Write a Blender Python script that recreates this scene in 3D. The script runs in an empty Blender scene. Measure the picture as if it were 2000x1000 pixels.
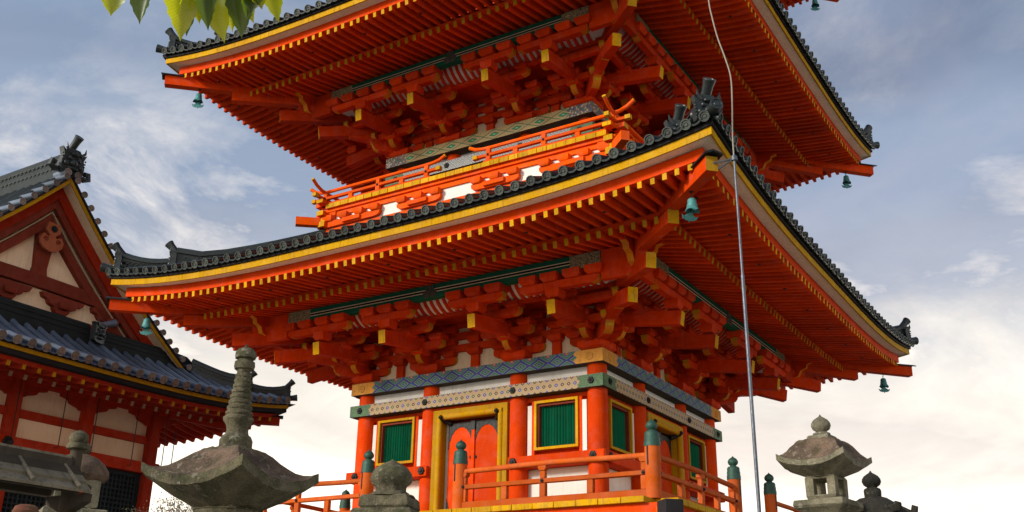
import bpy, math, random
from mathutils import Matrix, Vector
from math import sin, cos, pi, radians, sqrt

scene = bpy.context.scene
COL = scene.collection
random.seed(7)

# ------------------------------------------------------------------ camera
CAM = Vector((10.2161, -17.6631, -1.332))
YAW, PITCH, ROLL, FPX = 0.5582, 0.3728, 0.0164, 1993.37
FW = Vector((-sin(YAW)*cos(PITCH), cos(YAW)*cos(PITCH), sin(PITCH)))
_r = Vector((cos(YAW), sin(YAW), 0)); _u = _r.cross(FW)
RT = _r*cos(ROLL) + _u*sin(ROLL); UP = -_r*sin(ROLL) + _u*cos(ROLL)
cd = bpy.data.cameras.new('camera'); cam = bpy.data.objects.new('camera', cd); COL.objects.link(cam)
cam.matrix_world = Matrix(((RT.x, UP.x, -FW.x, CAM.x), (RT.y, UP.y, -FW.y, CAM.y), (RT.z, UP.z, -FW.z, CAM.z), (0, 0, 0, 1)))
cd.sensor_width = 36; cd.lens = 36*FPX/2000; cd.clip_start = 0.1; cd.clip_end = 5000
scene.camera = cam

def at(px, py, depth):                       # photo pixel at a distance -> point of the place
    return CAM + (FW + RT*((px-1000)/FPX) + UP*((500-py)/FPX))*depth

# ------------------------------------------------------------------ sky, sun, exposure
SUN_EL, SUN_AZ = radians(23), radians(206)   # light comes from the front left; azimuth measured clockwise from +Y
W = bpy.data.worlds.new('World'); scene.world = W; W.use_nodes = True
nt = W.node_tree; nt.nodes.clear()
def N(t, **k):
    n = nt.nodes.new(t)
    for a, b in k.items(): setattr(n, a, b)
    return n
def L(a, b): nt.links.new(a, b)
def ramp(node, stops, interp='LINEAR'):
    cr = node.color_ramp; cr.interpolation = interp
    while len(cr.elements) > 1: cr.elements.remove(cr.elements[-1])
    for i, (p, c) in enumerate(stops):
        e = cr.elements[0] if i == 0 else cr.elements.new(p)
        e.position = p; e.color = (*c, 1) if len(c) == 3 else c
def MATH(op, a=None, b=None):
    n = N('ShaderNodeMath', operation=op)
    for i, v in enumerate((a, b)):
        if v is None: continue
        if isinstance(v, (int, float)): n.inputs[i].default_value = v
        else: L(v, n.inputs[i])
    return n.outputs[0]
def MIX(fac, a, b, blend='MIX'):
    n = N('ShaderNodeMix', data_type='RGBA', blend_type=blend)
    for i, v in ((0, fac), (6, a), (7, b)):
        if isinstance(v, (int, float)): n.inputs[i].default_value = v
        elif isinstance(v, tuple): n.inputs[i].default_value = (*v, 1)
        else: L(v, n.inputs[i])
    return n.outputs[2]
tc = N('ShaderNodeTexCoord'); sep = N('ShaderNodeSeparateXYZ'); L(tc.outputs['Generated'], sep.inputs[0])
zc = MATH('MAXIMUM', sep.outputs[2], 0.0)
den = MATH('ADD', zc, 0.22)
cx = MATH('DIVIDE', sep.outputs[0], den); cy = MATH('DIVIDE', sep.outputs[1], den)
cmb = N('ShaderNodeCombineXYZ'); L(cx, cmb.inputs[0]); L(cy, cmb.inputs[1]); L(MATH('MULTIPLY', zc, 1.4), cmb.inputs[2])
def cloudnoise(scale, off, rough=.55, dist=.35, det=7):
    mp = N('ShaderNodeMapping'); L(cmb.outputs[0], mp.inputs[0]); mp.inputs['Location'].default_value = off
    n = N('ShaderNodeTexNoise'); n.inputs['Scale'].default_value = scale; n.inputs['Detail'].default_value = det
    n.inputs['Roughness'].default_value = rough; n.inputs['Distortion'].default_value = dist
    L(mp.outputs[0], n.inputs[0]); return n.outputs[0]
n1 = cloudnoise(1.9, (1.0, 1.0, 3.0), .62, .7, 9); n2 = cloudnoise(0.8, (1.0, 1.0, 3.0), .5, .6, 5); n3 = cloudnoise(4.6, (1.3, 5.5, 0), .66, .5, 9); n4 = cloudnoise(1.15, (1.0, 1.0, 3.0), .6, .9, 8)
zwarp = MATH('ADD', zc, MATH('ADD', MATH('MULTIPLY', MATH('SUBTRACT', n2, .5), .20), MATH('MULTIPLY', MATH('SUBTRACT', n1, .5), .22)))
g = N('ShaderNodeValToRGB'); L(zwarp, g.inputs[0])
ramp(g, [(0, (.92, .84, .71)), (.12, (.70, .635, .53)), (.20, (.53, .48, .405)), (.27, (.37, .345, .315)), (.33, (.205, .214, .240)), (.41, (.128, .153, .205)), (.55, (.105, .139, .200)), (1, (.095, .132, .202))])
sky = N('ShaderNodeTexSky', sky_type='NISHITA', sun_disc=False, sun_elevation=SUN_EL, sun_rotation=SUN_AZ)
skc = MIX(1.0, sky.outputs[0], (.05, .05, .05), 'MULTIPLY')
base = MIX(.22, g.outputs[0], skc)
# grey-violet cloud bodies
md = N('ShaderNodeValToRGB'); L(n4, md.inputs[0]); ramp(md, [(.46, (0, 0, 0)), (.64, (1, 1, 1))])
hi = N('ShaderNodeMapRange'); L(zc, hi.inputs[0]); hi.inputs[1].default_value = .22; hi.inputs[2].default_value = .36
base = MIX(MATH('MULTIPLY', MATH('MULTIPLY', md.outputs[0], hi.outputs[0]), MATH('ADD', MATH('MULTIPLY', n3, .8), .25)), base, (.158, .170, .218))
# bright torn edges
m1 = N('ShaderNodeValToRGB'); L(n1, m1.inputs[0]); ramp(m1, [(.50, (0, 0, 0)), (.62, (1, 1, 1))])
m3 = N('ShaderNodeValToRGB'); L(n3, m3.inputs[0]); ramp(m3, [(.38, (0, 0, 0)), (.62, (1, 1, 1))])
lowf = N('ShaderNodeMapRange'); L(zc, lowf.inputs[0]); lowf.inputs[1].default_value = .26; lowf.inputs[2].default_value = .50
lowf.inputs[3].default_value = 1.0; lowf.inputs[4].default_value = .12
cm = MATH('MULTIPLY', MATH('MULTIPLY', m1.outputs[0], lowf.outputs[0]), MATH('ADD', MATH('MULTIPLY', m3.outputs[0], .75), .25))
c1 = MIX(cm, base, (.55, .495, .43))
m2 = N('ShaderNodeValToRGB'); L(n2, m2.inputs[0]); ramp(m2, [(.38, (.70, .69, .72)), (.58, (1.14, 1.12, 1.09))])
c2 = MIX(1.0, c1, m2.outputs[0], 'MULTIPLY')
bg = N('ShaderNodeBackground'); L(c2, bg.inputs[0]); bg.inputs[1].default_value = 1.0
wo = N('ShaderNodeOutputWorld'); L(bg.outputs[0], wo.inputs[0])

sd = bpy.data.lights.new('sun', 'SUN'); sd.energy = 1.5; sd.angle = radians(14); sd.color = (1.0, .93, .82)
so = bpy.data.objects.new('sun', sd); COL.objects.link(so)
to_sun = Vector((sin(SUN_AZ)*cos(SUN_EL), cos(SUN_AZ)*cos(SUN_EL), sin(SUN_EL)))
so.rotation_euler = to_sun.to_track_quat('Z', 'Y').to_euler(); so.location = to_sun*60
vs = scene.view_settings; vs.view_transform = 'Standard'; vs.look = 'None'; vs.gamma = 1; vs.exposure = 1.4; vs.use_curve_mapping = False

# ------------------------------------------------------------------ materials
MATS = {}
def newmat(name):
    global nt
    m = bpy.data.materials.new(name); m.use_nodes = True; nt = m.node_tree; nt.nodes.clear()
    MATS[name] = m
    b = N('ShaderNodeBsdfPrincipled'); o = N('ShaderNodeOutputMaterial'); L(b.outputs[0], o.inputs[0])
    return m, b
def noise(vec, scale, det=5, rough=.55, dist=0.):
    n = N('ShaderNodeTexNoise'); n.inputs['Scale'].default_value = scale; n.inputs['Detail'].default_value = det
    n.inputs['Roughness'].default_value = rough; n.inputs['Distortion'].default_value = dist
    L(vec, n.inputs[0]); return n.outputs[0]
def geo_pos(): return N('ShaderNodeNewGeometry').outputs['Position']
def obj_co(): return N('ShaderNodeTexCoord').outputs['Object']
def mr(v, a, b, c, d):
    n = N('ShaderNodeMapRange'); L(v, n.inputs[0])
    for i, x in enumerate((a, b, c, d)): n.inputs[i+1].default_value = x
    return n.outputs[0]
def bump(b, h, strength=.3, dist=.01):
    n = N('ShaderNodeBump'); n.inputs['Strength'].default_value = strength; n.inputs['Distance'].default_value = dist
    L(h, n.inputs['Height']); L(n.outputs[0], b.inputs['Normal'])
def painted(name, col, col2, dirt=(.09, .05, .03), rough=.68, wear=.25, grain=.25, spec=.07):
    m, b = newmat(name); p = geo_pos()
    c = MIX(mr(noise(p, 2.3, 6, .65), .36, .64, 0, 1), col, col2)
    ri = N('ShaderNodeObjectInfo').outputs['Random']
    hs = N('ShaderNodeHueSaturation'); L(c, hs.inputs['Color']); L(mr(ri, 0, 1, .78, 1.14), hs.inputs['Value']); L(mr(noise(p, 5.5, 3), .3, .7, .97, 1.03), hs.inputs['Saturation'])
    fine = noise(p, 26, 5, .72)
    c = MIX(mr(fine, .54, .74, 0, wear), hs.outputs[0], dirt)
    mp = N('ShaderNodeMapping'); L(p, mp.inputs[0]); mp.inputs['Scale'].default_value = (11, 11, .9)
    st = noise(mp.outputs[0], 1.6, 6, .68)
    c = MIX(mr(st, .52, .74, 0, min(1, wear*1.2)), c, dirt)
    chip = MATH('MULTIPLY', mr(noise(p, 60, 3, .7), .60, .66, 0, 1), mr(noise(p, 4.2, 4), .50, .62, 0, 1))
    c = MIX(MATH('MULTIPLY', chip, min(1, wear*2.2)), c, dirt)
    L(c, b.inputs['Base Color']); b.inputs['Specular IOR Level'].default_value = spec
    L(mr(fine, .3, .7, rough-.1, min(1, rough+.18)), b.inputs['Roughness'])
    bump(b, MATH('ADD', fine, MATH('MULTIPLY', st, .7)), grain, .008); return m
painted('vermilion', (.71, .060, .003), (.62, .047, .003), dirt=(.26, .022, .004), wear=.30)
painted('vermilion_shade', (.60, .044, .004), (.51, .034, .004), dirt=(.16, .016, .005), wear=.34)  # copy of vermilion with the shade under eaves and floors put into its colour
painted('vermilion_bright', (.78, .098, .003), (.70, .075, .003), dirt=(.4, .05, .008), wear=.2)  # brighter, more orange vermilion, used for the balcony
painted('vermilion_faded', (.56, .115, .022), (.48, .088, .016), dirt=(.25, .07, .03), wear=.4)
painted('ochre', (.50, .27, .008), (.44, .225, .007), dirt=(.14, .09, .03), wear=.45)
painted('ochre_bright', (.64, .35, .007), (.53, .27, .006), dirt=(.16, .10, .03), wear=.6)
painted('orange_edge', (.58, .17, .012), (.56, .22, .014), dirt=(.3, .05, .01), wear=.3)
painted('hall_red', (.46, .040, .014), (.38, .032, .012), dirt=(.08, .02, .015), wear=.3)
painted('brown_red', (.25, .048, .028), (.20, .038, .022), dirt=(.07, .03, .02), wear=.4)
painted('pendant_red', (.55, .17, .08), (.48, .13, .06), dirt=(.1, .04, .03), wear=.3)
painted('plaster', (.80, .77, .72), (.72, .69, .64), dirt=(.42, .38, .33), rough=.85, wear=.25, spec=.1)
painted('plaster_tan', (.78, .62, .43), (.70, .54, .36), dirt=(.35, .26, .18), rough=.85, wear=.3, spec=.1)
painted('hall_plaster', (.93, .76, .54), (.88, .69, .47), dirt=(.4, .26, .16), rough=.85, wear=.25, spec=.1)
painted('pale_board', (.90, .80, .60), (.84, .71, .50), dirt=(.45, .33, .2), rough=.75, wear=.5)
painted('tan_board', (.50, .38, .25), (.42, .31, .20), dirt=(.18, .13, .09), rough=.7, wear=.55)
painted('shutter_green', (.006, .155, .075), (.005, .125, .062), dirt=(.01, .06, .035), wear=.25)
painted('beam_green', (.014, .125, .068), (.012, .10, .058), dirt=(.01, .06, .035), wear=.25)
painted('black_metal', (.010, .010, .011), (.016, .016, .017), dirt=(.035, .028, .02), rough=.5, wear=.3, spec=.25)
painted('dark_board', (.022, .021, .023), (.03, .028, .03), dirt=(.01, .01, .01), rough=.7, wear=.3)
painted('dark_lattice', (.022, .032, .037), (.03, .042, .047), dirt=(.05, .05, .045), rough=.6, wear=.4)
painted('cream_line', (.80, .70, .46), (.72, .62, .40), dirt=(.2, .17, .1), wear=.3)
painted('gold_orange', (.66, .33, .07), (.58, .25, .05), dirt=(.2, .1, .03), wear=.5)
painted('old_wood', (.085, .068, .048), (.055, .045, .033), dirt=(.045, .04, .03), rough=.85, wear=.8, grain=.6, spec=.15)
painted('wood_grey', (.27, .235, .165), (.19, .165, .115), dirt=(.07, .06, .05), rough=.85, wear=.8, grain=.6, spec=.15)
painted('emblem', (.10, .10, .085), (.14, .12, .09), dirt=(.04, .05, .04), wear=.4)
painted('steel', (.15, .17, .20), (.11, .125, .15), dirt=(.10, .09, .08), rough=.5, wear=.3, spec=.4)
painted('cable', (.40, .37, .31), (.34, .31, .26), dirt=(.15, .13, .1), rough=.5, wear=.3)
painted('knit_cap', (.17, .055, .045), (.20, .11, .06), dirt=(.1, .05, .04), rough=.95, wear=.5)
MATS['steel'].node_tree.nodes['Principled BSDF'].inputs['Metallic'].default_value = .75

def tile_mat(name, a, b2, lich, rough):
    m, b = newmat(name); p = geo_pos()
    c = MIX(mr(noise(p, 3.0, 4), .35, .65, 0, 1), a, b2)
    ri = N('ShaderNodeObjectInfo').outputs['Random']
    hs = N('ShaderNodeHueSaturation'); L(c, hs.inputs['Color']); L(mr(ri, 0, 1, .7, 1.35), hs.inputs['Value'])
    f = noise(p, 30, 6, .7)
    c = MIX(mr(f, .55, .75, 0, .55), hs.outputs[0], lich)
    L(c, b.inputs['Base Color']); L(mr(f, .3, .7, rough-.08, rough+.2), b.inputs['Roughness'])
    b.inputs['Specular IOR Level'].default_value = .5
    bump(b, f, .25, .006); return m
tile_mat('roof_tile', (.026, .036, .036), (.016, .023, .025), (.075, .085, .065), .34)
tile_mat('ridge_tile', (.020, .027, .028), (.013, .018, .020), (.06, .068, .055), .62)
MATS['ridge_tile'].node_tree.nodes['Principled BSDF'].inputs['Specular IOR Level'].default_value = .22
tile_mat('hall_tile', (.11, .14, .19), (.075, .10, .14), (.19, .20, .20), .36)
tile_mat('tile_face', (.048, .060, .050), (.032, .042, .038), (.12, .125, .09), .5)
tile_mat('hall_tile_face', (.24, .19, .155), (.18, .145, .125), (.34, .29, .25), .7)

def verdigris(name, a, b2, dark):
    m, b = newmat(name); p = geo_pos()
    c = MIX(mr(noise(p, 9, 5), .35, .65, 0, 1), a, b2)
    c = MIX(mr(noise(p, 35, 6, .7), .52, .75, 0, .8), c, dark)
    L(c, b.inputs['Base Color']); b.inputs['Roughness'].default_value = .6; b.inputs['Metallic'].default_value = .15
    bump(b, noise(p, 60, 5), .3, .004); return m
verdigris('bell_bronze', (.04, .20, .20), (.08, .30, .295), (.016, .055, .055))
verdigris('cap_bronze', (.016, .062, .048), (.028, .095, .068), (.016, .024, .02))

def stone(name, a, b2, dark, moss, pale, scale=1.):
    m, b = newmat(name); p = obj_co()
    c = MIX(mr(noise(p, 7*scale, 6, .65), .40, .60, 0, 1), a, b2)
    c = MIX(mr(noise(p, 3.2*scale, 7, .66, .4), .45, .68, 0, .75), c, dark)
    c = MIX(mr(noise(p, 8*scale, 6, .68, .4), .50, .66, 0, .65), c, moss)
    v = N('ShaderNodeTexVoronoi'); v.inputs['Scale'].default_value = 15*scale
    dp = N('ShaderNodeVectorMath', operation='ADD'); L(p, dp.inputs[0])
    nn = N('ShaderNodeTexNoise'); nn.inputs['Scale'].default_value = 22*scale; L(p, nn.inputs[0])
    sc = N('ShaderNodeVectorMath', operation='SCALE'); L(nn.outputs[1], sc.inputs[0]); sc.inputs['Scale'].default_value = .13; L(sc.outputs[0], dp.inputs[1])
    L(dp.outputs[0], v.inputs[0])
    spots = MATH('MULTIPLY', mr(v.outputs['Distance'], .22, .36, 1, 0), mr(noise(p, 3.7*scale, 4), .50, .57, 0, 1))
    c = MIX(MATH('MULTIPLY', spots, .45), c, pale)
    gr = noise(p, 70*scale, 5, .75)
    c = MIX(mr(gr, .45, .65, 0, .55), c, dark)
    c = MIX(mr(noise(p, 48*scale, 5, .75), .58, .70, 0, .35), c, pale)
    L(c, b.inputs['Base Color']); b.inputs['Roughness'].default_value = .92; b.inputs['Specular IOR Level'].default_value = .15
    hh = MATH('ADD', MATH('MULTIPLY', gr, .5), noise(p, 16*scale, 6, .7)); bump(b, hh, .9, .03); return m
stone('stone_moss', (.20, .175, .11), (.125, .112, .07), (.024, .023, .018), (.075, .092, .032), (.42, .40, .32))
stone('stone_roof_brown', (.24, .165, .115), (.175, .122, .088), (.030, .024, .018), (.075, .070, .032), (.40, .36, .30))
stone('stone_pale', (.30, .275, .19), (.22, .20, .135), (.060, .056, .040), (.15, .15, .07), (.48, .46, .38))
stone('stone_dark', (.055, .050, .040), (.036, .034, .028), (.009, .009, .009), (.035, .042, .02), (.18, .175, .145))
stone('stone_wall', (.36, .335, .295), (.30, .28, .245), (.20, .185, .16), (.27, .26, .19), (.42, .40, .36), .4)
stone('gravel_ground', (.40, .37, .315), (.34, .31, .265), (.25, .23, .195), (.33, .31, .25), (.46, .43, .39), .5)

def frac_n(v): return MATH('FRACT', v)
def uv_xz(fx, fz):
    s = N('ShaderNodeSeparateXYZ'); L(obj_co(), s.inputs[0])
    return MATH('MULTIPLY', s.outputs[0], fx), MATH('MULTIPLY', s.outputs[2], fz)
def cen(v): return MATH('ABSOLUTE', MATH('SUBTRACT', MATH('FRACT', v), .5))
def CR(v, stops, interp='CONSTANT'):
    n = N('ShaderNodeValToRGB'); L(v, n.inputs[0]); ramp(n, stops, interp); return n.outputs[0]
def pattern(name, builder):
    m, b = newmat(name); c = builder()
    d = noise(geo_pos(), 14, 6, .7)
    c = MIX(mr(d, .55, .85, 0, .4), c, (.12, .10, .07))
    L(c, b.inputs['Base Color']); b.inputs['Roughness'].default_value = .65; return m
def pat_blue():          # lozenges of blue and green lines with a small red flower in each
    u, v = uv_xz(2.7, 4.4)
    d = MATH('ADD', cen(u), MATH('MULTIPLY', cen(MATH('ADD', v, .02)), 1.0))
    rings = MATH('FRACT', MATH('MULTIPLY', d, 2.2))
    c = CR(rings, [(0, (.016, .032, .24)), (.44, (.25, .25, .12)), (.54, (.012, .15, .12)), (.90, (.25, .25, .12))])
    return MIX(mr(d, .10, .14, 1, 0), c, CR(MATH('MULTIPLY', d, 8), [(0, (.60, .36, .05)), (.40, (.45, .05, .03)), (.75, (.50, .34, .12))]))
def pat_flower():        # tan ground, rows of four-petal flowers and blue rosettes
    u, v = uv_xz(8.2, 9.2)
    row = MATH('FLOOR', v); u2 = MATH('ADD', u, MATH('MULTIPLY', row, .5))
    a, bq = cen(u2), cen(v)
    dd = MATH('SQRT', MATH('ADD', MATH('MULTIPLY', a, a), MATH('MULTIPLY', bq, bq)))
    pet = MATH('ADD', dd, MATH('MULTIPLY', MATH('MULTIPLY', a, bq), 1.6))
    alt = CR(MATH('FRACT', MATH('MULTIPLY', MATH('ADD', MATH('FLOOR', u2), row), .34)), [(0, (.07, .025, .02)), (.5, (.04, .06, .30)), (.8, (.05, .10, .06))])
    c = MIX(mr(pet, .29, .35, 1, 0), (.37, .28, .14), alt)
    c = MIX(mr(dd, .08, .12, 1, 0), c, (.50, .33, .14))
    edge = MATH('MAXIMUM', a, bq)
    return MIX(mr(edge, .44, .47, 0, .6), c, (.42, .20, .11))
def pat_green():         # green ground with pale scroll lines
    p = obj_co(); v = noise(p, 26, 3, .5, 2.5)
    return CR(v, [(0, (.006, .075, .03)), (.46, (.26, .30, .12)), (.49, (.008, .12, .05)), (.57, (.22, .26, .10)), (.59, (.006, .07, .03))])
def pat_gold():          # gold lozenge trellis with green flowers
    u, v = uv_xz(1.9, 4.9)
    d = MATH('ADD', cen(u), cen(MATH('ADD', v, .42)))
    fine = CR(MATH('FRACT', MATH('MULTIPLY', d, 8)), [(0, (.52, .41, .17)), (.6, (.16, .12, .06))])
    c = MIX(mr(d, .24, .27, 1, 0), fine, CR(MATH('MULTIPLY', d, 4), [(0, (.35, .55, .25)), (.25, (.005, .26, .12)), (.7, (.01, .10, .06))]))
    return MIX(mr(MATH('ABSOLUTE', MATH('SUBTRACT', d, .5)), .03, .06, 1, 0), c, (.015, .11, .06))
def pat_mix():           # small many-coloured patches at the ends of the upper band
    p = obj_co()
    v = N('ShaderNodeTexVoronoi'); v.inputs['Scale'].default_value = 24; L(p, v.inputs[0])
    s = N('ShaderNodeSeparateColor'); L(v.outputs['Color'], s.inputs[0])
    c = CR(s.outputs[0], [(0, (.40, .35, .24)), (.3, (.05, .08, .27)), (.45, (.06, .18, .10)), (.6, (.42, .22, .16)), (.8, (.5, .46, .36))])
    return MIX(mr(v.outputs['Distance'], .30, .5, 0, .8), c, (.07, .06, .06))
def pat_bluewhite():     # pale blue diagonal fret
    u, v = uv_xz(4.2, 4.6)
    d = MATH('ADD', cen(u), cen(v))
    return CR(MATH('FRACT', MATH('MULTIPLY', d, 4)), [(0, (.05, .10, .20)), (.34, (.50, .50, .42)), (.6, (.08, .16, .18)), (.82, (.44, .40, .30))])
def pat_dragon():        # carved gilt scroll on dark green
    v = noise(obj_co(), 11, 3, .6, 2.5)
    return CR(v, [(0, (.006, .025, .018)), (.40, (.62, .46, .22)), (.45, (.008, .04, .028)), (.52, (.60, .45, .22)), (.56, (.006, .025, .018)), (.63, (.5, .38, .2)), (.66, (.008, .03, .022))])
for nm, fn in (('band_blue', pat_blue), ('band_flower', pat_flower), ('band_green', pat_green), ('band_gold', pat_gold), ('band_mix', pat_mix), ('band_bluewhite', pat_bluewhite), ('dragon_panel', pat_dragon)):
    pattern(nm, fn)

def leaf_mat(name, col, tcol):
    m = bpy.data.materials.new(name); m.use_nodes = True; global nt; nt = m.node_tree; nt.nodes.clear(); MATS[name] = m
    ri = N('ShaderNodeObjectInfo').outputs['Random']
    s = N('ShaderNodeSeparateXYZ'); L(obj_co(), s.inputs[0])
    vein = MATH('FRACT', MATH('ADD', MATH('MULTIPLY', s.outputs[1], 95), MATH('MULTIPLY', MATH('ABSOLUTE', s.outputs[0]), -75)))
    vf = mr(MATH('ABSOLUTE', MATH('SUBTRACT', vein, .5)), 0, .16, .55, 0)
    c = MIX(vf, col, tuple(min(1, x*1.6) for x in col)); c = MIX(mr(noise(obj_co(), 30, 4), .55, .8, 0, .5), c, (.10, .09, .02))
    hs = N('ShaderNodeHueSaturation'); L(c, hs.inputs['Color']); L(mr(ri, 0, 1, .6, 1.5), hs.inputs['Value']); L(mr(ri, 0, 1, .485, .515), hs.inputs['Hue'])
    d = N('ShaderNodeBsdfDiffuse'); L(hs.outputs[0], d.inputs[0])
    t = N('ShaderNodeBsdfTranslucent'); tt = MIX(vf, tcol, tuple(x*.6 for x in tcol)); L(tt, t.inputs[0])
    gl = N('ShaderNodeBsdfGlossy'); gl.inputs['Roughness'].default_value = .35
    mx = N('ShaderNodeMixShader'); mx.inputs[0].default_value = .62; L(d.outputs[0], mx.inputs[1]); L(t.outputs[0], mx.inputs[2])
    m2 = N('ShaderNodeMixShader'); m2.inputs[0].default_value = .05; L(mx.outputs[0], m2.inputs[1]); L(gl.outputs[0], m2.inputs[2])
    o = N('ShaderNodeOutputMaterial'); L(m2.outputs[0], o.inputs[0])
leaf_mat('leaf_green', (.085, .145, .010), (.85, .88, .025))
leaf_mat('leaf_dark', (.028, .065, .010), (.16, .25, .012))
leaf_mat('shrub_leaf', (.16, .19, .06), (.40, .42, .12))
leaf_mat('shrub_blossom', (.62, .52, .42), (.6, .5, .4))
painted('bark', (.10, .075, .055), (.07, .052, .04), dirt=(.03, .025, .02), rough=.9, wear=.6, grain=.7)
# ------------------------------------------------------------------ geometry helpers
class G:
    def __init__(s): s.v = []; s.f = []; s.m = []
    def add(s, o, M=None, mat=None):
        n = len(s.v)
        s.v += [tuple(M @ Vector(p)) for p in o.v] if M is not None else o.v
        flip = M is not None and M.determinant() < 0
        s.f += [tuple(i+n for i in (reversed(f) if flip else f)) for f in o.f]
        s.m += o.m if mat is None else [mat]*len(o.f)
        return s
def grid_faces(nu, nv, closeu=False):
    out = []
    for i in range(nu if closeu else nu-1):
        for j in range(nv-1):
            a = i*nv+j; b = ((i+1) % nu)*nv+j
            out.append((a, b, b+1, a+1))
    return out
def box(x0, x1, y0, y1, z0, z1, mat=0, front=None):
    g = G(); g.v = [(x0, y0, z0), (x1, y0, z0), (x1, y1, z0), (x0, y1, z0), (x0, y0, z1), (x1, y0, z1), (x1, y1, z1), (x0, y1, z1)]
    g.f = [(3, 2, 1, 0), (4, 5, 6, 7), (0, 1, 5, 4), (1, 2, 6, 5), (2, 3, 7, 6), (3, 0, 4, 7)]
    g.m = [mat]*6
    if front is not None: g.m[2] = front
    return g
def cbox(x0, x1, y0, y1, z0, z1, c=.01, mat=0):      # box with chamfered edges
    g = G(); cx, cy, cz = (x0+x1)/2, (y0+y1)/2, (z0+z1)/2; hx, hy, hz = (x1-x0)/2, (y1-y0)/2, (z1-z0)/2
    vid = {}
    for sx in (-1, 1):
        for sy in (-1, 1):
            for sz in (-1, 1):
                for ax in range(3):
                    h = [hx-c, hy-c, hz-c]; h[ax] += c
                    vid[(sx, sy, sz, ax)] = len(g.v); g.v.append((cx+sx*h[0], cy+sy*h[1], cz+sz*h[2]))
    def face(ids): g.f.append(tuple(ids)); g.m.append(mat)
    for s in (-1, 1):
        o = [(-1, -1), (1, -1), (1, 1), (-1, 1)]
        if s < 0: o = o[::-1]
        face([vid[(s, a, b, 0)] for a, b in o]); face([vid[(a, s, b, 1)] for a, b in o[::-1]]); face([vid[(a, b, s, 2)] for a, b in o])
        for t in (-1, 1):
            q = [vid[(s, t, -1, 0)], vid[(s, t, 1, 0)], vid[(s, t, 1, 1)], vid[(s, t, -1, 1)]]; face(q if s*t < 0 else q[::-1])
            q = [vid[(s, -1, t, 0)], vid[(s, 1, t, 0)], vid[(s, 1, t, 2)], vid[(s, -1, t, 2)]]; face(q if s*t > 0 else q[::-1])
            q = [vid[(-1, s, t, 1)], vid[(1, s, t, 1)], vid[(1, s, t, 2)], vid[(-1, s, t, 2)]]; face(q if s*t < 0 else q[::-1])
    for sx in (-1, 1):
        for sy in (-1, 1):
            for sz in (-1, 1):
                q = [vid[(sx, sy, sz, a)] for a in range(3)]; face(q if sx*sy*sz > 0 else q[::-1])
    return g
def lathe(prof, n=16, mat=0, cx=0, cy=0, caps=True):
    g = G()
    for i in range(n):
        a = 2*pi*i/n
        for r, z in prof: g.v.append((cx+r*cos(a), cy+r*sin(a), z))
    g.f = grid_faces(n, len(prof), True)
    if caps:
        k = len(prof); g.f.append(tuple(i*k for i in range(n))[::-1]); g.f.append(tuple(i*k+k-1 for i in range(n)))
    g.m = [mat]*len(g.f); return g
def tube(pts, r, n=8, mat=0, caps=True):
    g = G(); pts = [Vector(p) for p in pts]; k = len(pts)
    rs = r if isinstance(r, (list, tuple)) else [r]*k
    t0 = (pts[1]-pts[0]).normalized(); ref = Vector((0, 0, 1)) if abs(t0.z) < .9 else Vector((1, 0, 0))
    s = t0.cross(ref).normalized()
    for i, p in enumerate(pts):
        t = (pts[min(i+1, k-1)]-pts[max(i-1, 0)]).normalized()
        s = (s - t*s.dot(t)).normalized(); q = s.cross(t)
        for j in range(n):
            a = 2*pi*j/n; g.v.append(tuple(p + (s*cos(a)+q*sin(a))*rs[i]))
    for i in range(k-1):
        for j in range(n):
            g.f.append((i*n+j, i*n+(j+1) % n, (i+1)*n+(j+1) % n, (i+1)*n+j))
    if caps: g.f.append(tuple(range(n))[::-1]); g.f.append(tuple((k-1)*n+j for j in range(n)))
    g.m = [mat]*len(g.f); return g
def prism(poly, y0, y1, mat=0, rim=None):            # polygon in x,z (counter-clockwise seen from -y) pushed through y
    g = G(); n = len(poly)
    g.v = [(x, y0, z) for x, z in poly]+[(x, y1, z) for x, z in poly]
    g.f = [tuple(range(n)), tuple(range(2*n-1, n-1, -1))]+[(i, i+n, (i+1) % n+n, (i+1) % n) for i in range(n)]
    g.m = [mat, mat]+[(rim[i] if isinstance(rim, list) else (mat if rim is None else rim)) for i in range(n)]
    return g
def beam(p0, p1, w, h, mat=0, end=None, start=None):  # bar between two points, w wide, h high
    p0, p1 = Vector(p0), Vector(p1); d = (p1-p0).normalized(); s = d.cross(Vector((0, 0, 1))).normalized(); u = s.cross(d)
    g = G()
    for p in (p0, p1):
        for a, b in ((-1, -1), (1, -1), (1, 1), (-1, 1)): g.v.append(tuple(p+s*(a*w/2)+u*(b*h/2)))
    g.f = [(0, 1, 2, 3), (7, 6, 5, 4), (0, 4, 5, 1), (1, 5, 6, 2), (2, 6, 7, 3), (3, 7, 4, 0)]
    g.m = [mat]*6
    if end is not None: g.m[1] = end
    if start is not None: g.m[0] = start
    return g
def merge(*gs):
    o = G()
    for g in gs: o.add(g)
    return o
MESH = {}; WM = {}; ACC = {}
def mesh_of(geo, mats, key=None, name='mesh', smooth=38):
    k = None if key is None else (key, tuple(mats))
    if k in MESH and k is not None: return MESH[k]
    me = bpy.data.meshes.new(name); me.from_pydata(geo.v, [], geo.f)
    for m in mats: me.materials.append(MATS[m])
    if len(mats) > 1: me.polygons.foreach_set('material_index', geo.m)
    me.polygons.foreach_set('use_smooth', [True]*len(geo.f)); me.update()
    me.set_sharp_from_angle(angle=radians(smooth))
    if k is not None: MESH[k] = me
    return me
I4 = Matrix.Identity(4)
def T(x, y, z): return Matrix.Translation((x, y, z))
def RZ(a): return Matrix.Rotation(a, 4, 'Z')
def RX(a): return Matrix.Rotation(a, 4, 'X')
def RY(a): return Matrix.Rotation(a, 4, 'Y')
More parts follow.
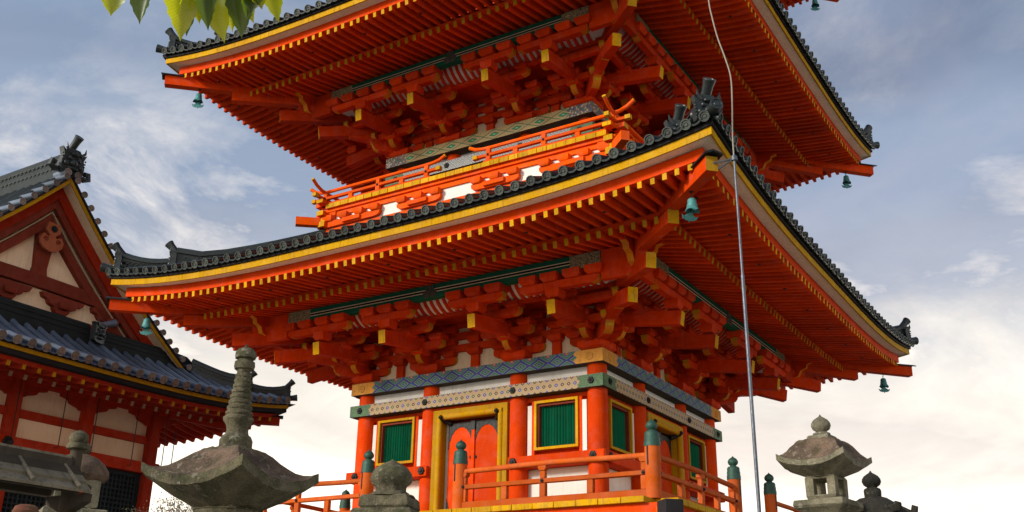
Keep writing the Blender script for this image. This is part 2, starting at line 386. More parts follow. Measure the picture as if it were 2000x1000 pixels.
def S3(x, y, z): return Matrix.Diagonal((x, y, z, 1))
def place(o, M, parent):
    WM[o] = M
    if parent is not None: o.parent = parent; o.matrix_basis = WM[parent].inverted() @ M
    else: o.matrix_basis = M
    COL.objects.link(o); return o
def part(name, geo, mats, parent, M=I4, key=None, label=None, kind=None, smooth=38):
    if isinstance(mats, str): mats = (mats,)
    o = bpy.data.objects.new(name, mesh_of(geo, mats, key, name, smooth)); place(o, M, parent)
    if label: o['label'] = label
    if kind: o['kind'] = kind
    return o
def empty(name, M, parent=None): return place(bpy.data.objects.new(name, None), M, parent)
def tag(o, label, cat, group=None):
    o['label'] = label; o['category'] = cat
    if group: o['group'] = group
    return o
def emit(vis, parent, root, name, geo, mats, M, key=None):
    if isinstance(mats, str): mats = (mats,)
    if vis: return part(name, geo, mats, parent, M, key)
    ACC.setdefault((root, name, tuple(mats)), []).append((geo, M))
def flush():
    for (root, name, mats), lst in ACC.items():
        g = G()
        for geo, M in lst: g.add(geo, M)
        part(name, g, mats, root, kind='stuff')
    ACC.clear()
RS = [RZ(k*pi/2) for k in range(4)]      # side 0 faces -Y (towards the viewer), side 1 faces +X
def strip(w0, w1, zlo, zhi, n=26, mat=0, front=None, under=None, top=None):
    """bar along the eave of side 0, mitred at both corners; zlo, zhi give its height at each X"""
    g = G()
    for i in range(n+1):
        t = -1+2*i/n; t = math.copysign(1-(1-abs(t))**1.25, t)
        for w, zf in ((w0, zlo), (w1, zlo), (w1, zhi), (w0, zhi)): X = t*w; g.v.append((X, -w, zf(X)))
    for i in range(n):
        a = i*4; b = a+4
        for j, mm in ((0, under), (1, front), (2, top), (3, None)):
            q = (a+j, a+(j+1) % 4, b+(j+1) % 4, b+j); g.f.append(q[::-1]); g.m.append(mat if mm is None else mm)
    return g
def sheet(ws, zf, n=26, mat=0):
    g = G()
    for i in range(n+1):
        t = -1+2*i/n
        for w in ws: g.v.append((t*w, -w, zf(t*w, w)))
    g.f = grid_faces(n+1, len(ws)); g.m = [mat]*len(g.f); return g
const = lambda z: (lambda X: z)

# ------------------------------------------------------------------ small shared shapes
def masu(w, h):                        # bearing block: square top, tapered foot
    a = w/2; b = w*.37
    g = G()
    for r, z in ((b, 0), (a, h*.36), (a, h)):
        g.v += [(-r, -r, z), (r, -r, z), (r, r, z), (-r, r, z)]
    g.f = [(3, 2, 1, 0), (8, 9, 10, 11)]
    for k in (0, 4):
        for j in range(4): g.f.append((k+j, k+(j+1) % 4, k+4+(j+1) % 4, k+4+j))
    g.m = [0]*len(g.f); return g
def arm_poly(x0, x1, h, r, left=True, right=True):
    p = []
    if left: p += [(x0, h*.52)]+[(x0+r*(1-cos(a)), h*.52*(1-sin(a))) for a in (pi/8, pi/4, 3*pi/8)]+[(x0+r, 0)]
    else: p += [(x0, h), (x0, 0)]
    if right: p += [(x1-r, 0)]+[(x1-r*(1-cos(a)), h*.52*(1-sin(a))) for a in (3*pi/8, pi/4, pi/8)]+[(x1, h*.52), (x1, h)]
    else: p += [(x1, 0), (x1, h)]
    if left: p += [(x0, h)]
    return p
def arm(x0, x1, h, t, r=.13, left=True, right=True):   # bracket arm with curved ends, ochre on the end grain
    p = arm_poly(x0, x1, h, r, left, right); rim = []
    for i in range(len(p)):
        a, b = p[i], p[(i+1) % len(p)]
        vert = abs(a[0]-b[0]) < 1e-6
        curved = a[1] < h*.53 and b[1] < h*.53 and not (a[1] < 1e-6 and b[1] < 1e-6)
        rim.append(1 if vert else (2 if curved else 0))
    return prism(p, -t/2, t/2, 0, rim)
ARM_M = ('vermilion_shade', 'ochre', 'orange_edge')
def disc_tile(r, ln, face=1):          # round eave tile: tube with a rimmed, recessed face towards -y
    prof = [(0, .012), (r*.30, .012), (r*.36, .004), (r*.46, .014), (r*.74, .014), (r*.80, 0), (r, 0), (r, .03), (r*.90, .045), (r*.90, ln)]
    g = lathe(prof, 12, 0, caps=False)
    k = len(prof)-1
    g.m = [face if (i % k) < 6 else 0 for i in range(len(g.f))]
    o = G(); o.add(g, RX(-pi/2)); return o
def pan_tile(wd, ln, t=.028, sag=.035):
    p = [(-wd/2+wd*i/6, sag*((2*i/6-1)**2)) for i in range(7)]
    return prism(p+[(x, z+t) for x, z in p[::-1]], 0, ln, 0)
def jewel(r, z0, h, n=18, mat=0):      # onion finial
    pr = [(.42, 0), (.52, .05), (.86, .18), (1, .36), (.95, .52), (.74, .68), (.42, .80), (.17, .88), (.10, .94), (.03, 1.0)]
    return lathe([(r*a, z0+h*b) for a, b in pr], n, mat)
def ridge_ornament(sc=1.):             # demon-face end tile seen from the front (-y)
    g = G()
    sh = [(-.17, 0), (-.10, -.03), (.10, -.03), (.17, 0), (.19, .12), (.16, .25), (.20, .36), (.13, .31), (.08, .38), (-.08, .38), (-.13, .31), (-.20, .36), (-.16, .25), (-.19, .12)]
    g.add(prism([(x*sc, z*sc) for x, z in sh], -.03*sc, .07*sc))
    def blob(x, y, z, r, sx=1, sz=1):
        pr = [(0.001, -1), (.6, -.8), (.95, -.3), (.95, .3), (.6, .8), (.001, 1)]
        g.add(lathe([(a*r, b*r) for a, b in pr], 8), T(x*sc, y*sc, z*sc) @ S3(sx*sc, sc, sz*sc))
    blob(0, -.045, .15, .055, 1.1, 1.0); blob(-.075, -.04, .22, .035); blob(.075, -.04, .22, .035)
    blob(0, -.04, .06, .06, 1.5, .55); blob(-.12, -.035, .12, .04); blob(.12, -.035, .12, .04); blob(0, -.035, .29, .05, 1.5, .7)
    for i in range(6):
        for s in (-1, 1): blob(s*(.165+.004*i), -.03, .03+.045*i, .014)
    for s in (-1, 1): g.add(tube([(s*.10*sc, -.03*sc, .30*sc), (s*.15*sc, -.05*sc, .36*sc), (s*.16*sc, -.04*sc, .44*sc)], [.03*sc, .02*sc, .004*sc], 6))
    return g
def flared_tube(p0, p1, r):            # upturned round tile on top of a ridge end
    p0, p1 = Vector(p0), Vector(p1); L0 = (p1-p0).length
    pr = [(r*.86, 0), (r*.86, L0*.5), (r*.9, L0*.75), (r*1.06, L0-.02), (r*1.1, L0-.008), (r*1.06, L0), (r*.86, L0), (r*.80, L0-.012), (r*.5, L0-.012), (r*.42, L0-.002), (r*.1, L0-.004)]
    g = lathe(pr, 14, 0); o = G()
    q = (p1-p0).to_track_quat('Z', 'Y').to_matrix().to_4x4()
    o.add(g, Matrix.Translation(p0) @ q); return o
def hexnut(r, d):                      # hexagonal nail cover with a domed boss, facing -y
    o = G(); o.add(lathe([(r, 0), (r, d*.5), (r*.82, d*.8)], 6), RX(pi/2)); o.add(lathe([(r*.5, d*.7), (r*.46, d*1.2), (r*.2, d*1.5), (.001, d*1.55)], 10), RX(pi/2)); return o
# ------------------------------------------------------------------ pagoda
pagoda = tag(empty('pagoda', T(0, 0, -.9)), 'vermilion tiered pagoda with wide tiled eaves filling the middle of the picture', 'pagoda')

def eave(root, roof, E, R, vis):
    """rafters, boards and eave tiles of one hipped roof; E holds its sizes, R its side matrices"""
    wp, zp, hb, zb, hf, zf = E['wp'], E['zp'], E['hb'], E['zb'], E['hf'], E['zf']
    hx = E['hx']; Rf = E['rise']
    rf = lambda X: Rf*(min(abs(X), hx+.2)/hx)**3.2
    kz = lambda w, h1: max(0., min(1.1, (w-wp)/(h1-wp)))
    zbase = lambda X, w: zp+(zb-zp)*(w-wp)/(hb-wp)+rf(X)*.8*kz(w, hf)            # underside of the base rafters
    zf0 = E['zf0']
    zfly = lambda X, w: zf0+(zf-zf0)*(w-hb)/(hf-hb)+rf(X)*kz(w, hf)             # underside of the flying rafters
    rw, rh = E['rw'], E['rh']
    unit = box(-.5, .5, -1, 0, 0, 1, 0, 1)
    n = E['n']; sp = E['span']*2/(n-1)
    for k in range(4):
        if k not in E['sides']: continue
        v = k in vis
        for i in range(n):
            X = -E['span']+i*sp
            for nm, fn, wi, wo, w_, h_ in (('base_rafter', zbase, E['win'], hb, rw*1.04, rh*1.08), ('flying_rafter', zfly, hb-.22, hf, rw, rh)):
                w0 = max(wi, abs(X)+.07)
                if w0 > wo-.06: continue
                z0, z1 = fn(X, w0), fn(X, wo)
                ln = sqrt((wo-w0)**2+(z1-z0)**2); a = math.atan2(z1-z0, wo-w0)
                M = R[k] @ T(X+random.uniform(-.004, .004), -w0, z0+random.uniform(-.0015, .0015)) @ RZ(random.uniform(-.004, .004)) @ RX(-a+random.uniform(-.003, .003)) @ S3(w_*random.uniform(.96, 1.04), ln+random.uniform(-.012, .006), h_)
                emit(v, roof, root, nm, unit, E['raf_m'] if nm == 'flying_rafter' else E['raf_m2'], M, 'rafter')
        def st(nm, mats, *a, **kw): emit(v, roof, root, nm, strip(*a, **kw), mats, R[k])
        m = E['m']
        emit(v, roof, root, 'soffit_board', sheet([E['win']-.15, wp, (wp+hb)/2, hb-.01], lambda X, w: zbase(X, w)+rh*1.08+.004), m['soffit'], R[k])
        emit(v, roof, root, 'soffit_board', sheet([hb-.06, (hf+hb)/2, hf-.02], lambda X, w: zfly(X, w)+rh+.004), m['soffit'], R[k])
        st('batten_board', m['red'], hb-.09, hb-.015, lambda X: zbase(X, hb)+rh*1.08+.001, lambda X: zfly(X, hb)+.006)
        st('batten_board', m['red'], hb-.15, hb-.11, lambda X: zbase(X, hb)+rh*1.08+.001, lambda X: zfly(X, hb)+rh+.03)  # extra strip added behind the batten to block light leaking between rafters
        st('fascia_board', m['red'], hf-.11, hf+.012, lambda X: zfly(X, hf)+rh-.003, lambda X: zfly(X, hf)+rh+E['fh'])
        zt = lambda X: zfly(X, hf)+rh+E['fh']+.004+.04*(abs(X)/hx)**4
        e1 = E['ey']
        st('eave_board', m['tan'], hf-.06, e1-.03, lambda X: zt(X)-.012, lambda X: zt(X)+E.get('bh', .05))
        st('eave_edge', m['yellow'], e1-.028, e1, lambda X: zt(X)+E.get('ylo', -.030), lambda X: zt(X)+E['eh'])
        st('tile_batten', m['dark'], hf-.05, e1+.035, lambda X: zt(X)+E['eh']+.003, lambda X: zt(X)+E['eh']+E['dk'])
        et = E['et']; nt_ = E['nt']; ts = E['ts']; r = E['tr']
        zd = lambda X: zt(X)+E['eh']+E['dk']+r*.55+.015*(abs(X)/hx)**3
        sl = math.atan(.40)
        for i in range(nt_):
            X = (i-(nt_-1)/2)*ts
            tilt = rf(X)*3.2/max(abs(X), .5)*.9*(1 if X > 0 else -1)
            jit = random.uniform(-.006, .006)
            Mt = R[k] @ T(X, -et+jit, zd(X)+random.uniform(-.004, .004)) @ RX(sl+random.uniform(-.04, .04)) @ RY(random.uniform(-.3, .3))
            emit(v, roof, root, 'eave_tile', disc_tile(r, .42), m['tile'], Mt, ('disc', r))
            if i < nt_-1:
                X2 = X+ts/2
                Mp = R[k] @ T(X2, -et+.03+random.uniform(-.005, .005), zd(X2)-r*.85) @ RX(sl) @ RY(-math.atan(rf(X2)*3.2/max(abs(X2), .5))*(1 if X2 > 0 else -1))
                emit(v, roof, root, 'pan_tile', pan_tile(ts*.80, .34, .026, .05), m['tile'][:1], Mp, ('pan', ts))
        # nail covers under the flying rafters
        if E.get('nails'):
            for i in range(3, n-3, 7):
                X = -E['span']+i*sp; w = (hb+hf)/2+.08
                if abs(X) < w-.1:
                    emit(v, roof, root, 'nail_cover', lathe([(.030, 0), (.026, .012), (.001, .016)], 8), 'black_metal', R[k] @ T(X, -w, zfly(X, w)-.002) @ RX(pi), 'nailcap')
    E['zroof'] = lambda X, w: zd(X)-r*.6-.02+rf(X)*(max(0, (w-1.8)/(et-1.8))**1.6-1)+(et-.06-w)*E.get('s1', .40)+E.get('s2', .032)*(et-.06-w)**2
    E['zfly'] = zfly; E['zbase'] = zbase; E['zt'] = zt; E['zd'] = zd; E['rf'] = rf
    return E

def roof_field(E, wtop, sides=(0, 1, 2, 3), R=RS):
    g = G(); ts = E['ts']; nt_ = E['nt']; zr = E['zroof']; et = E['et']
    prof = [(0, .0), (.18, .004), (.28, .05), (.5, .085), (.72, .05), (.82, .004)]
    for k in sides:
        cols = []
        for i in range(-1, nt_+1):
            for a, hgt in prof:
                X = (i-(nt_-1)/2-.5+a)*ts
                if abs(X) > et-.05: continue
                wa = max(abs(X), wtop); col = []
                for s in range(9):
                    w = et-.1+(wa-et+.1)*s/8; w = max(w, wa); col.append((X, -w, zr(X, w)+hgt))
                cols.append(col)
        s = G(); s.v = [p for c in cols for p in c]; s.f = grid_faces(len(cols), 9); s.m = [0]*len(s.f)
        g.add(s, R[k])
    return g

def hip_parts(root, roof, E, corner, vis, mats, hip_m, oni=True, R=RS):
    """diagonal hip rafters and ridge of one corner. corner 0 is the one nearest the viewer"""
    M = R[corner] @ RZ(pi/4)                     # local -y then points out along the diagonal of corner (+x,-y)
    q = sqrt(2)
    hb, hf, hx = E['hb'], E['hf'], E['hx']
    z1 = E['hz']; tip = E['ht']
    zb_in = E['zbase'](0, E['wp'])-.02
    g = beam((0, -E['win']*q, zb_in+.05), (0, -(hb+.20)*q, E['zbase'](hb, hb)-.035), .17, .22, 0, 1)
    emit(vis, roof, root, 'hip_rafter', g, hip_m, M)
    g = beam((0, -(hb-.1)*q, E['zfly'](hb, hb)-.005), (0, -tip*q, z1), .17, .21, 0, 1)
    emit(vis, roof, root, 'hip_rafter', g, hip_m, M)
    cap = prism([(-.13, .0), (0, .045), (.13, .0), (.13, .025), (0, .075), (-.13, .025)], -(tip+.06)*q, -(tip-.28)*q)
    emit(vis, roof, root, 'hip_rafter_cap', cap, 'black_metal', M @ T(0, 0, z1+.10))
    # ridge: two stages, the lower one shorter
    zr = lambda h: E['zroof'](h, h)
    zt_ = E['zt'](E['ey'])+E['eh']
    for (h0, h1, base, top, onih) in ((E['o1'], E['o2']-.03, .02, .30, E['o1']), (E['o2'], E['rtop'], .02, .36, E['o2'])):
        N_ = 7; hs = [h0+(h1-h0)*i/(N_-1) for i in range(N_)]
        up = lambda h: .16*max(0, 1-(h0-h)/.55)**2
        def lay(wd, lo, hi):
            s = G()
            for h in hs:
                z = zr(h)
                for x, zz in ((-wd, lo), (wd, lo), (wd, hi), (-wd, hi)): s.v.append((x, -h*q, z+zz+(up(h) if zz > .1 else up(h)*.35)))
            for i in range(N_-1):
                for j in range(4): s.f.append((i*4+j, i*4+(j+1) % 4, i*4+4+(j+1) % 4, i*4+4+j)[::-1])
            s.f += [(0, 1, 2, 3), ((N_-1)*4+3, (N_-1)*4+2, (N_-1)*4+1, (N_-1)*4)]; s.m = [0]*len(s.f); return s
        g = merge(lay(.10, -.12, top*.30), lay(.075, top*.30-.01, top*.72), lay(.11, top*.72, top*.82), lay(.085, top*.82, top*.93))
        emit(vis, roof, root, 'hip_ridge', g, mats[:1], M)
        g = tube([(0, -h*q, zr(h)+top*.97+up(h)) for h in hs], .055, 8)
        emit(vis, roof, root, 'ridge_cap_tile', g, mats[:1], M)
        # openwork of small ring tiles on both flanks
        g = G(); cnt = 11
        for s in (-1, 1):
            for i in range(cnt):
                h = h0-.08+(h1-h0+.08)*(i+.5)/cnt
                for dz in (.38, .58):
                    rr = lathe([(.050, 0), (.050, .02), (.034, .02), (.034, 0)], 8, caps=False)
                    g.add(rr, T(s*.073, -(h+(.03 if dz > .5 else 0))*q, zr(h)+top*dz+up(h)*.7) @ RY(s*pi/2))
        emit(vis, roof, root, 'ridge_lattice', g, mats[1:2], M)
        if oni:
            zo = zr(onih)+.03
            emit(vis, roof, root, 'ridge_ornament', ridge_ornament(1.05), mats[:1], M @ T(0, -onih*q-.06, zo))
            g = flared_tube((0, -onih*q+.06, zo+.34), (0, -onih*q-.18, zo+.60), .084)
            emit(vis, roof, root, 'ridge_tube', g, mats[:1], M)
    # corner tile pointing out over the hip
    hc = E['et']
    g = flared_tube((0, -(hc-.35)*q, E['zd'](hc)+.005), (0, -(hc+.03)*q, E['zd'](hc)+.085), .084)
    emit(vis, roof, root, 'corner_tile', g, mats[:1], M)

def stepped_arm(k, e1, e2, t):          # two projecting arms cut from one stepped, curved profile
    p = [(0, 0), (e1-.16, 0), (e1-.04, .015), (e1+.05, .06), (e1+.09, .12), (e1+.10, .175), (e1+.15, .205), (e2-.12, .235), (e2-.01, .255), (e2+.06, .30), (e2+.09, .345), (e2+.09, .375), (0, .375)]
    rim = [0, 0, 2, 2, 1, 2, 0, 0, 2, 2, 1, 0, 0]
    return prism(p, -t/2, t/2, 0, rim)

def bracket_zone(root, a, c, zt, vis, name_zone=True):
    """three-step brackets between the tie beam top zt and the eave purlin"""
    s1, s2, s3 = .44, .86, 1.45
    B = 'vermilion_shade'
    mb = masu(.27, .112); mo = masu(.31, .14); blk = masu(.50, .17)
    A1 = arm(-.53, .53, .145, .13); A3 = arm(-.56, .56, .135, .13); A2 = arm(-.53, .53, .135, .13)
    z = lambda t: zt+t
    for k in range(4):
        v = k in vis; Rk = RS[k]
        # wall behind, continuous wall beams, ceiling, ribs
        wall = box(-a, a, -(a-.02), -(a-.06), zt+.002, zt+1.25)
        emit(v, root, root, 'plaster_wall', wall, 'plaster_tan', Rk)
        for zz in (.395, .63, .865):
            emit(v, root, root, 'wall_beam', box(-a-.1, a+.1, -(a+.055), -(a-.05), z(zz), z(zz+.135)), B, Rk)
        emit(v, root, root, 'bracket_beam', box(-(a+s2), a+s2, -(a+s2+.05), -(a+s2-.05), z(.80), z(.93)), B, Rk)
        emit(v, root, root, 'bracket_ceiling', sheet([a-.02, a+s2], lambda X, w: z(.94)), B, Rk)
        # curved ribs and the pale board behind them
        pr = [(.90, .84), (.97, .86), (1.06, .90), (1.16, .97), (1.24, 1.07), (1.30, 1.20)]
        emit(v, root, root, 'rib_board', sheet([a+u for u, _ in pr], lambda X, w: z(.02+{round(a+u, 4): zz for u, zz in pr}[round(w, 4)])), 'plaster', Rk)
        rib = prism([(-u, zz) for u, zz in pr]+[(-u+.012, zz+.05) for u, zz in pr[::-1]], -.030, .030)
        rg = G(); rg.add(rib, RZ(pi/2))
        nb = int(2*(a+.6)/.135)
        for i in range(nb+1):
            X = -(a+.6)+i*2*(a+.6)/nb
            emit(v, root, root, 'curved_rib', rg, B, Rk @ T(X, -a, z(-.012)), 'rib')
        # purlin with painted stripe, gilt ends and emblem
        pw = a+s3; pe = a+.86
        emit(v, root, root, 'eave_purlin', box(-pe, pe, -(pw+.06), -(pw-.07), z(.955), z(1.205)), 'beam_green', Rk)
        for zz, hh, mm, pr_ in ((1.066, .036, 'dark_board', .063), (1.052, .013, 'cream_line', .064), (1.103, .013, 'cream_line', .064)):
            emit(v, root, root, 'painted_stripe', box(-pe+.5, pe-.5, -(pw+pr_), -(pw+.05), z(zz), z(zz+hh)), mm, Rk)
        for s in (-1, 1):
            x0, x1 = (pe-.56, pe-.003) if s > 0 else (-pe+.003, -pe+.56)
            emit(v, root, root, 'dragon_panel', box(x0, x1, -(pw+.066), -(pw+.04), z(.958), z(1.202)), 'dragon_panel', Rk)
        em = G()
        for dx, dz in ((-.07, -.05), (.07, -.05), (0, .07)):
            em.add(lathe([(.078, 0), (.078, .018), (.058, .018), (.056, .006), (.03, .006), (.024, .018), (.001, .018)], 12), T(dx, -(pw+.06), z(1.085)+dz) @ RX(pi/2))
        emit(v, root, root, 'purlin_emblem', em, 'emblem', Rk)
        # carved purlin noses running past the corners
        nose = [(pe+.004, .955-.25), (a+1.30, .70), (a+1.42, .74), (a+1.50, .82), (a+1.62, .86), (a+1.68, .98), (a+1.80, 1.02), (a+1.82, 1.10), (a+1.94, 1.13), (a+1.94, 1.205), (pe+.004, 1.205)]
        nm_ = [0, 1, 1, 1, 1, 1, 1, 1, 1, 0, 0]
        for s in (-1, 1):
            p = [(s*x, z(zz)) for x, zz in nose]; rim = [2 if q else 0 for q in nm_]
            if s < 0: p = p[::-1]; rim = rim[::-1][1:]+[0]
            emit(v, root, root, 'purlin_nose', prism(p, -(pw+.055), -(pw-.055), 0, rim), ARM_M, Rk)
        for X, kind in ((-a, -1), (-c, 0), (c, 0), (a, 1)):
            bs = empty('bracket_set', Rk @ T(X, -a, zt), root) if v else root
            P = lambda nm, geo, m, M, key: emit(v, bs, root, nm, geo, m, Rk @ T(X, -a, zt) @ M, key)
            if kind != 1: P('bearing_block', blk, B, T(0, 0, .001), 'daito')
            def mrow(xs, w, zz):
                for x in xs: P('bearing_block', mb, B, T(x, -w, zz), 'masu')
            full = kind == 0
            # tier 1
            if full: P('bracket_arm', A1, ARM_M, T(0, 0, .155), 'A1')
            else: P('bracket_arm', arm(-.50, 0, .145, .11, right=False) if kind > 0 else arm(0, .50, .145, .11, left=False), ARM_M, T(0, 0, .155), 'A1h%d' % kind)
            P('bracket_arm', stepped_arm(0, s1, s2, .12), ARM_M, T(0, 0, .152) @ RZ(-pi/2), 'P1')
            xs3 = (-.40, 0, .40) if full else ((-.40, 0) if kind > 0 else (0, .40))
            mrow(xs3, 0, .298); mrow((0,), s1, .298)
            # tier 2
            xr = xs3 if full else ((-.40, 0, s1) if kind > 0 else (-s1, 0, .40))
            g2 = A2 if full else (arm(-.50, s1+.16, .135, .11) if kind > 0 else arm(-s1-.16, .50, .135, .11))
            P('bracket_arm', g2, ARM_M, T(0, -s1, .395), 'A2%d' % kind)
            mrow(xr, s1, .53); mrow((0,), s2, .53); mrow(xs3, 0, .53)
            # tier 3
            xq = xs3 if full else ((-.40, 0, s2) if kind > 0 else (-s2, 0, .40))
            g3 = A2 if full else (arm(-.50, s2+.16, .135, .11) if kind > 0 else arm(-s2-.16, .50, .135, .11))
            P('bracket_arm', g3, ARM_M, T(0, -s2, .60), 'A3%d' % kind)
            mrow(xq, s2, .728)
            mrow([-.40, 0, .40] if full else [], 0, .765)
            # tail rafter
            tr = beam((0, .1, .60), (0, -1.60, .365), .15, .235, 0, 1)
            P('tail_rafter', tr, (B, 'ochre_bright'), I4, 'tail')
            # outermost arm under the purlin
            P('bearing_block', masu(.25, .15), B, T(0, -s3, .545), 'masu2')
            xo = (-.40, 0, .40) if full else ((-.46, -.06, .36, .76) if kind > 0 else (-.76, -.36, .06, .46))
            g4 = A3 if full else (arm(-.66, .82, .135, .13) if kind > 0 else arm(-.82, .66, .135, .13))
            P('bracket_arm', g4, ARM_M, T(0, -s3, .692), 'A4%d' % kind)
            for x in xo: P('bearing_block', mo, B, T(x, -s3, .822), 'masuo')
        # struts between the bracket sets
        for X in (-(a+c)/2, 0, (a+c)/2):
            st_ = prism([(-.10, 0), (.10, 0), (.085, .10), (.085, .30), (-.085, .30), (-.085, .10)], -.05, .03)
            emit(v, root, root, 'wall_strut', st_, B, Rk @ T(X, -a, zt+.002), 'strut')
            emit(v, root, root, 'bearing_block', mb, B, Rk @ T(X, -a, zt+.298), 'masu')
            for zz in (.53, .765): emit(v, root, root, 'bearing_block', mb, B, Rk @ T(X, -a, zt+zz), 'masu')
        # diagonal arms and tail rafters of the corner at the +X end of this side
        q = sqrt(2); vd = v or k == 3
        M = Rk @ RZ(pi/4); D = lambda nm, geo, m, Mx=I4, key=None: emit(vd, root, root, nm, geo, m, M @ Mx, key)
        D('bracket_arm', stepped_arm(0, s1*q, s2*q, .15), ARM_M, T(0, -a*q, z(.149)) @ RZ(-pi/2))
        for u, zz in ((s1, .298), (s2, .53)): D('bearing_block', masu(.19, .105), B, T(0, -(a+u)*q, z(zz)) @ RZ(0), 'masud')
        D('tail_rafter', beam((0, -(a+.1)*q, z(.72)), (0, -(a+1.32)*q, z(.43)), .165, .24, 0, 1), (B, 'ochre_bright'))
        D('tail_rafter', beam((0, -(a+.7)*q, z(.90)), (0, -(a+1.91)*q, z(.70)), .165, .24, 0, 1), (B, 'ochre_bright'))
        D('bearing_block', masu(.24, .13), B, T(0, -(a+1.45)*q, z(.885)))
        post = prism([(-(a+1.30)*q, .70), (-(a+1.62)*q, .78), (-(a+1.66)*q, .98), (-(a+1.86)*q, 1.04), (-(a+1.9)*q, 1.16), (-(a+1.2)*q, 1.20)][::-1], -.08, .08)
        pg = G(); pg.add(post, RZ(pi/2)); D('corner_block', pg, B, T(0, 0, z(.02)))

def column(r, z0, z1): return lathe([(r*.97, z0), (r, z0+.3), (r, z1-.35), (r*.96, z1)], 20)

E1 = dict(wp=3.95, zp=4.75, hb=4.87, zb=4.54, hf=5.85, zf=4.56, zf0=4.705, rw=.066, rh=.10, n=61, span=5.66, win=2.7, hx=6.1, rise=.33,
          fh=.165, ey=6.075, eh=.085, dk=.055, et=6.20, nt=46, ts=.268, tr=.077, sides=(0, 1, 2, 3), nails=True,
          raf_m=('vermilion', 'ochre_bright'), raf_m2=('vermilion', 'ochre'), hz=4.745, ht=6.04, o1=5.98, o2=5.28, rtop=3.3,
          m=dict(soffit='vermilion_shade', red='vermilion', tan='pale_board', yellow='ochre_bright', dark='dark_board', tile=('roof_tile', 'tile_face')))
def shifted(E, dz, dh, n, nt_):
    e = dict(E)
    for k in ('zp', 'zb', 'zf', 'zf0', 'hz'): e[k] = E[k]+dz
    for k in ('wp', 'hb', 'hf', 'span', 'hx', 'ey', 'et', 'ht', 'o1', 'o2', 'win', 'rtop'): e[k] = E[k]+dh
    e['n'] = n; e['nt'] = nt_; return e
E2 = shifted(E1, 4.965, -.245, 59, 44); E2['wp'] = 3.69
E3 = shifted(E1, 9.95, -.47, 57, 42); E3['wp'] = 3.45; E3['rtop'] = .4
HIPM = ('vermilion', 'ochre'); TM = ('roof_tile', 'tile_face')
for i, (E, wtop, vis) in enumerate(((E1, 2.7, (0, 1)), (E2, 2.4, (0, 1)), (E3, .12, ()))):
    roof = empty('roof', T(0, 0, E['zp']), pagoda)
    eave(pagoda, roof, E, RS, vis)
    part('tile_field', roof_field(E, wtop), ('roof_tile',), roof, kind=None)
    for cn in range(4): hip_parts(pagoda, roof, E, cn, bool(vis) and cn != 2, TM, HIPM)

ZT1, ZT2, ZT3 = 3.54, 8.505, 13.49
BODY = ((2.5, .954, ZT1, (0, 1)), (2.193, .8765, ZT2, (0, 1)), (1.90, .76, ZT3, ()))
for a, c, zt, vis in BODY: bracket_zone(pagoda, a, c, zt, vis)

def bands(a, e, zt, main, ends, main2, ends2, vis):
    """two painted tie beams round the body, with their end pieces, nail covers and the white strip between"""
    for k in range(4):
        v = k in vis; Rk = RS[k]; P = lambda nm, g_, m, M=I4, key=None: emit(v, pagoda, pagoda, nm, g_, m, Rk @ M, key)
        for z0, z1, mm, me, el in ((zt-.2265, zt, main, ends, .52), (zt-.651, zt-.434, main2, ends2, .45)):
            P('tie_beam', strip(e-.33, e, const(z0), const(z1), 2, 0, 0, 1, 1), (mm, 'old_wood'))
            for s in (-1, 1):
                x0, x1 = (e-el, e+.003) if s > 0 else (-e-.003, -e+el)
                fl = [(x0, z0+.002), (x1, z0+.002), (x1, z1-.002), (x0, z1-.002)]
                if s > 0: fl = fl[:3]+[(x0, z1-.002), (x0-.05, z1-.06), (x0+.03, (z0+z1)/2), (x0-.05, z0+.06)]
                else: fl = [(x0, z0+.002), (x1, z0+.002), (x1+.05, z0+.06), (x1-.03, (z0+z1)/2), (x1+.05, z1-.06), (x1, z1-.002), (x0, z1-.002)]
                P('beam_end_panel', prism(fl, -(e+.003), -(e-.01)), me)
        P('white_strip', box(-a, a, -(a+.02), -(a-.03), zt-.432, zt-.228), 'plaster')
for k_ in (0,): pass
bands(2.5, 2.736, ZT1, 'band_blue', 'gold_orange', 'band_flower', 'band_green', (0, 1))
bands(2.193, 2.475, ZT2, 'band_gold', 'band_mix', 'band_bluewhite', 'band_green', (0, 1))
bands(1.90, 2.20, ZT3, 'band_gold', 'band_mix', 'band_bluewhite', 'band_green', ())
nut = hexnut(.062, .03)
med = lathe([(.07, 0), (.07, .012), (.05, .018), (.045, .010), (.02, .010), (.016, .022), (.001, .024)], 14)
medg = G(); medg.add(med, RX(pi/2))
for a, c, e, zt in ((2.5, .954, 2.736, ZT1), (2.193, .8765, 2.475, ZT2)):
    for k in (0, 1):
        for X in (-a, -c, c, a):
            part('nail_cover', nut, 'black_metal', pagoda, RS[k] @ T(X, -(e+.004), zt-.54), 'hexnut')
        if zt == ZT1:
            for X in (-a+.02, a-.02): part('medallion', medg, 'gold_orange', pagoda, RS[k] @ T(X, -(e+.004), zt-.113), 'medal')
# columns
for a, c, z0, z1, r in ((2.5, .954, .72, ZT1-.0, .172), (2.193, .8765, 7.2, ZT2, .16)):
    pos = [(x, y) for x in (-a, -c, c, a) for y in (-a, -c, c, a) if abs(x) == a or abs(y) == a]
    for x, y in pos:
        part('column', column(r, z0, z1-.002), 'vermilion', pagoda, T(x, y, 0), ('col', r, z0))
part('body_core', merge(box(-2.30, 2.30, -2.30, 2.30, .72, 3.53), box(-2.0, 2.0, -2.0, 2.0, 5.2, 8.49), box(-1.7, 1.7, -1.7, 1.7, 10, 13.5)), 'vermilion_shade', pagoda)

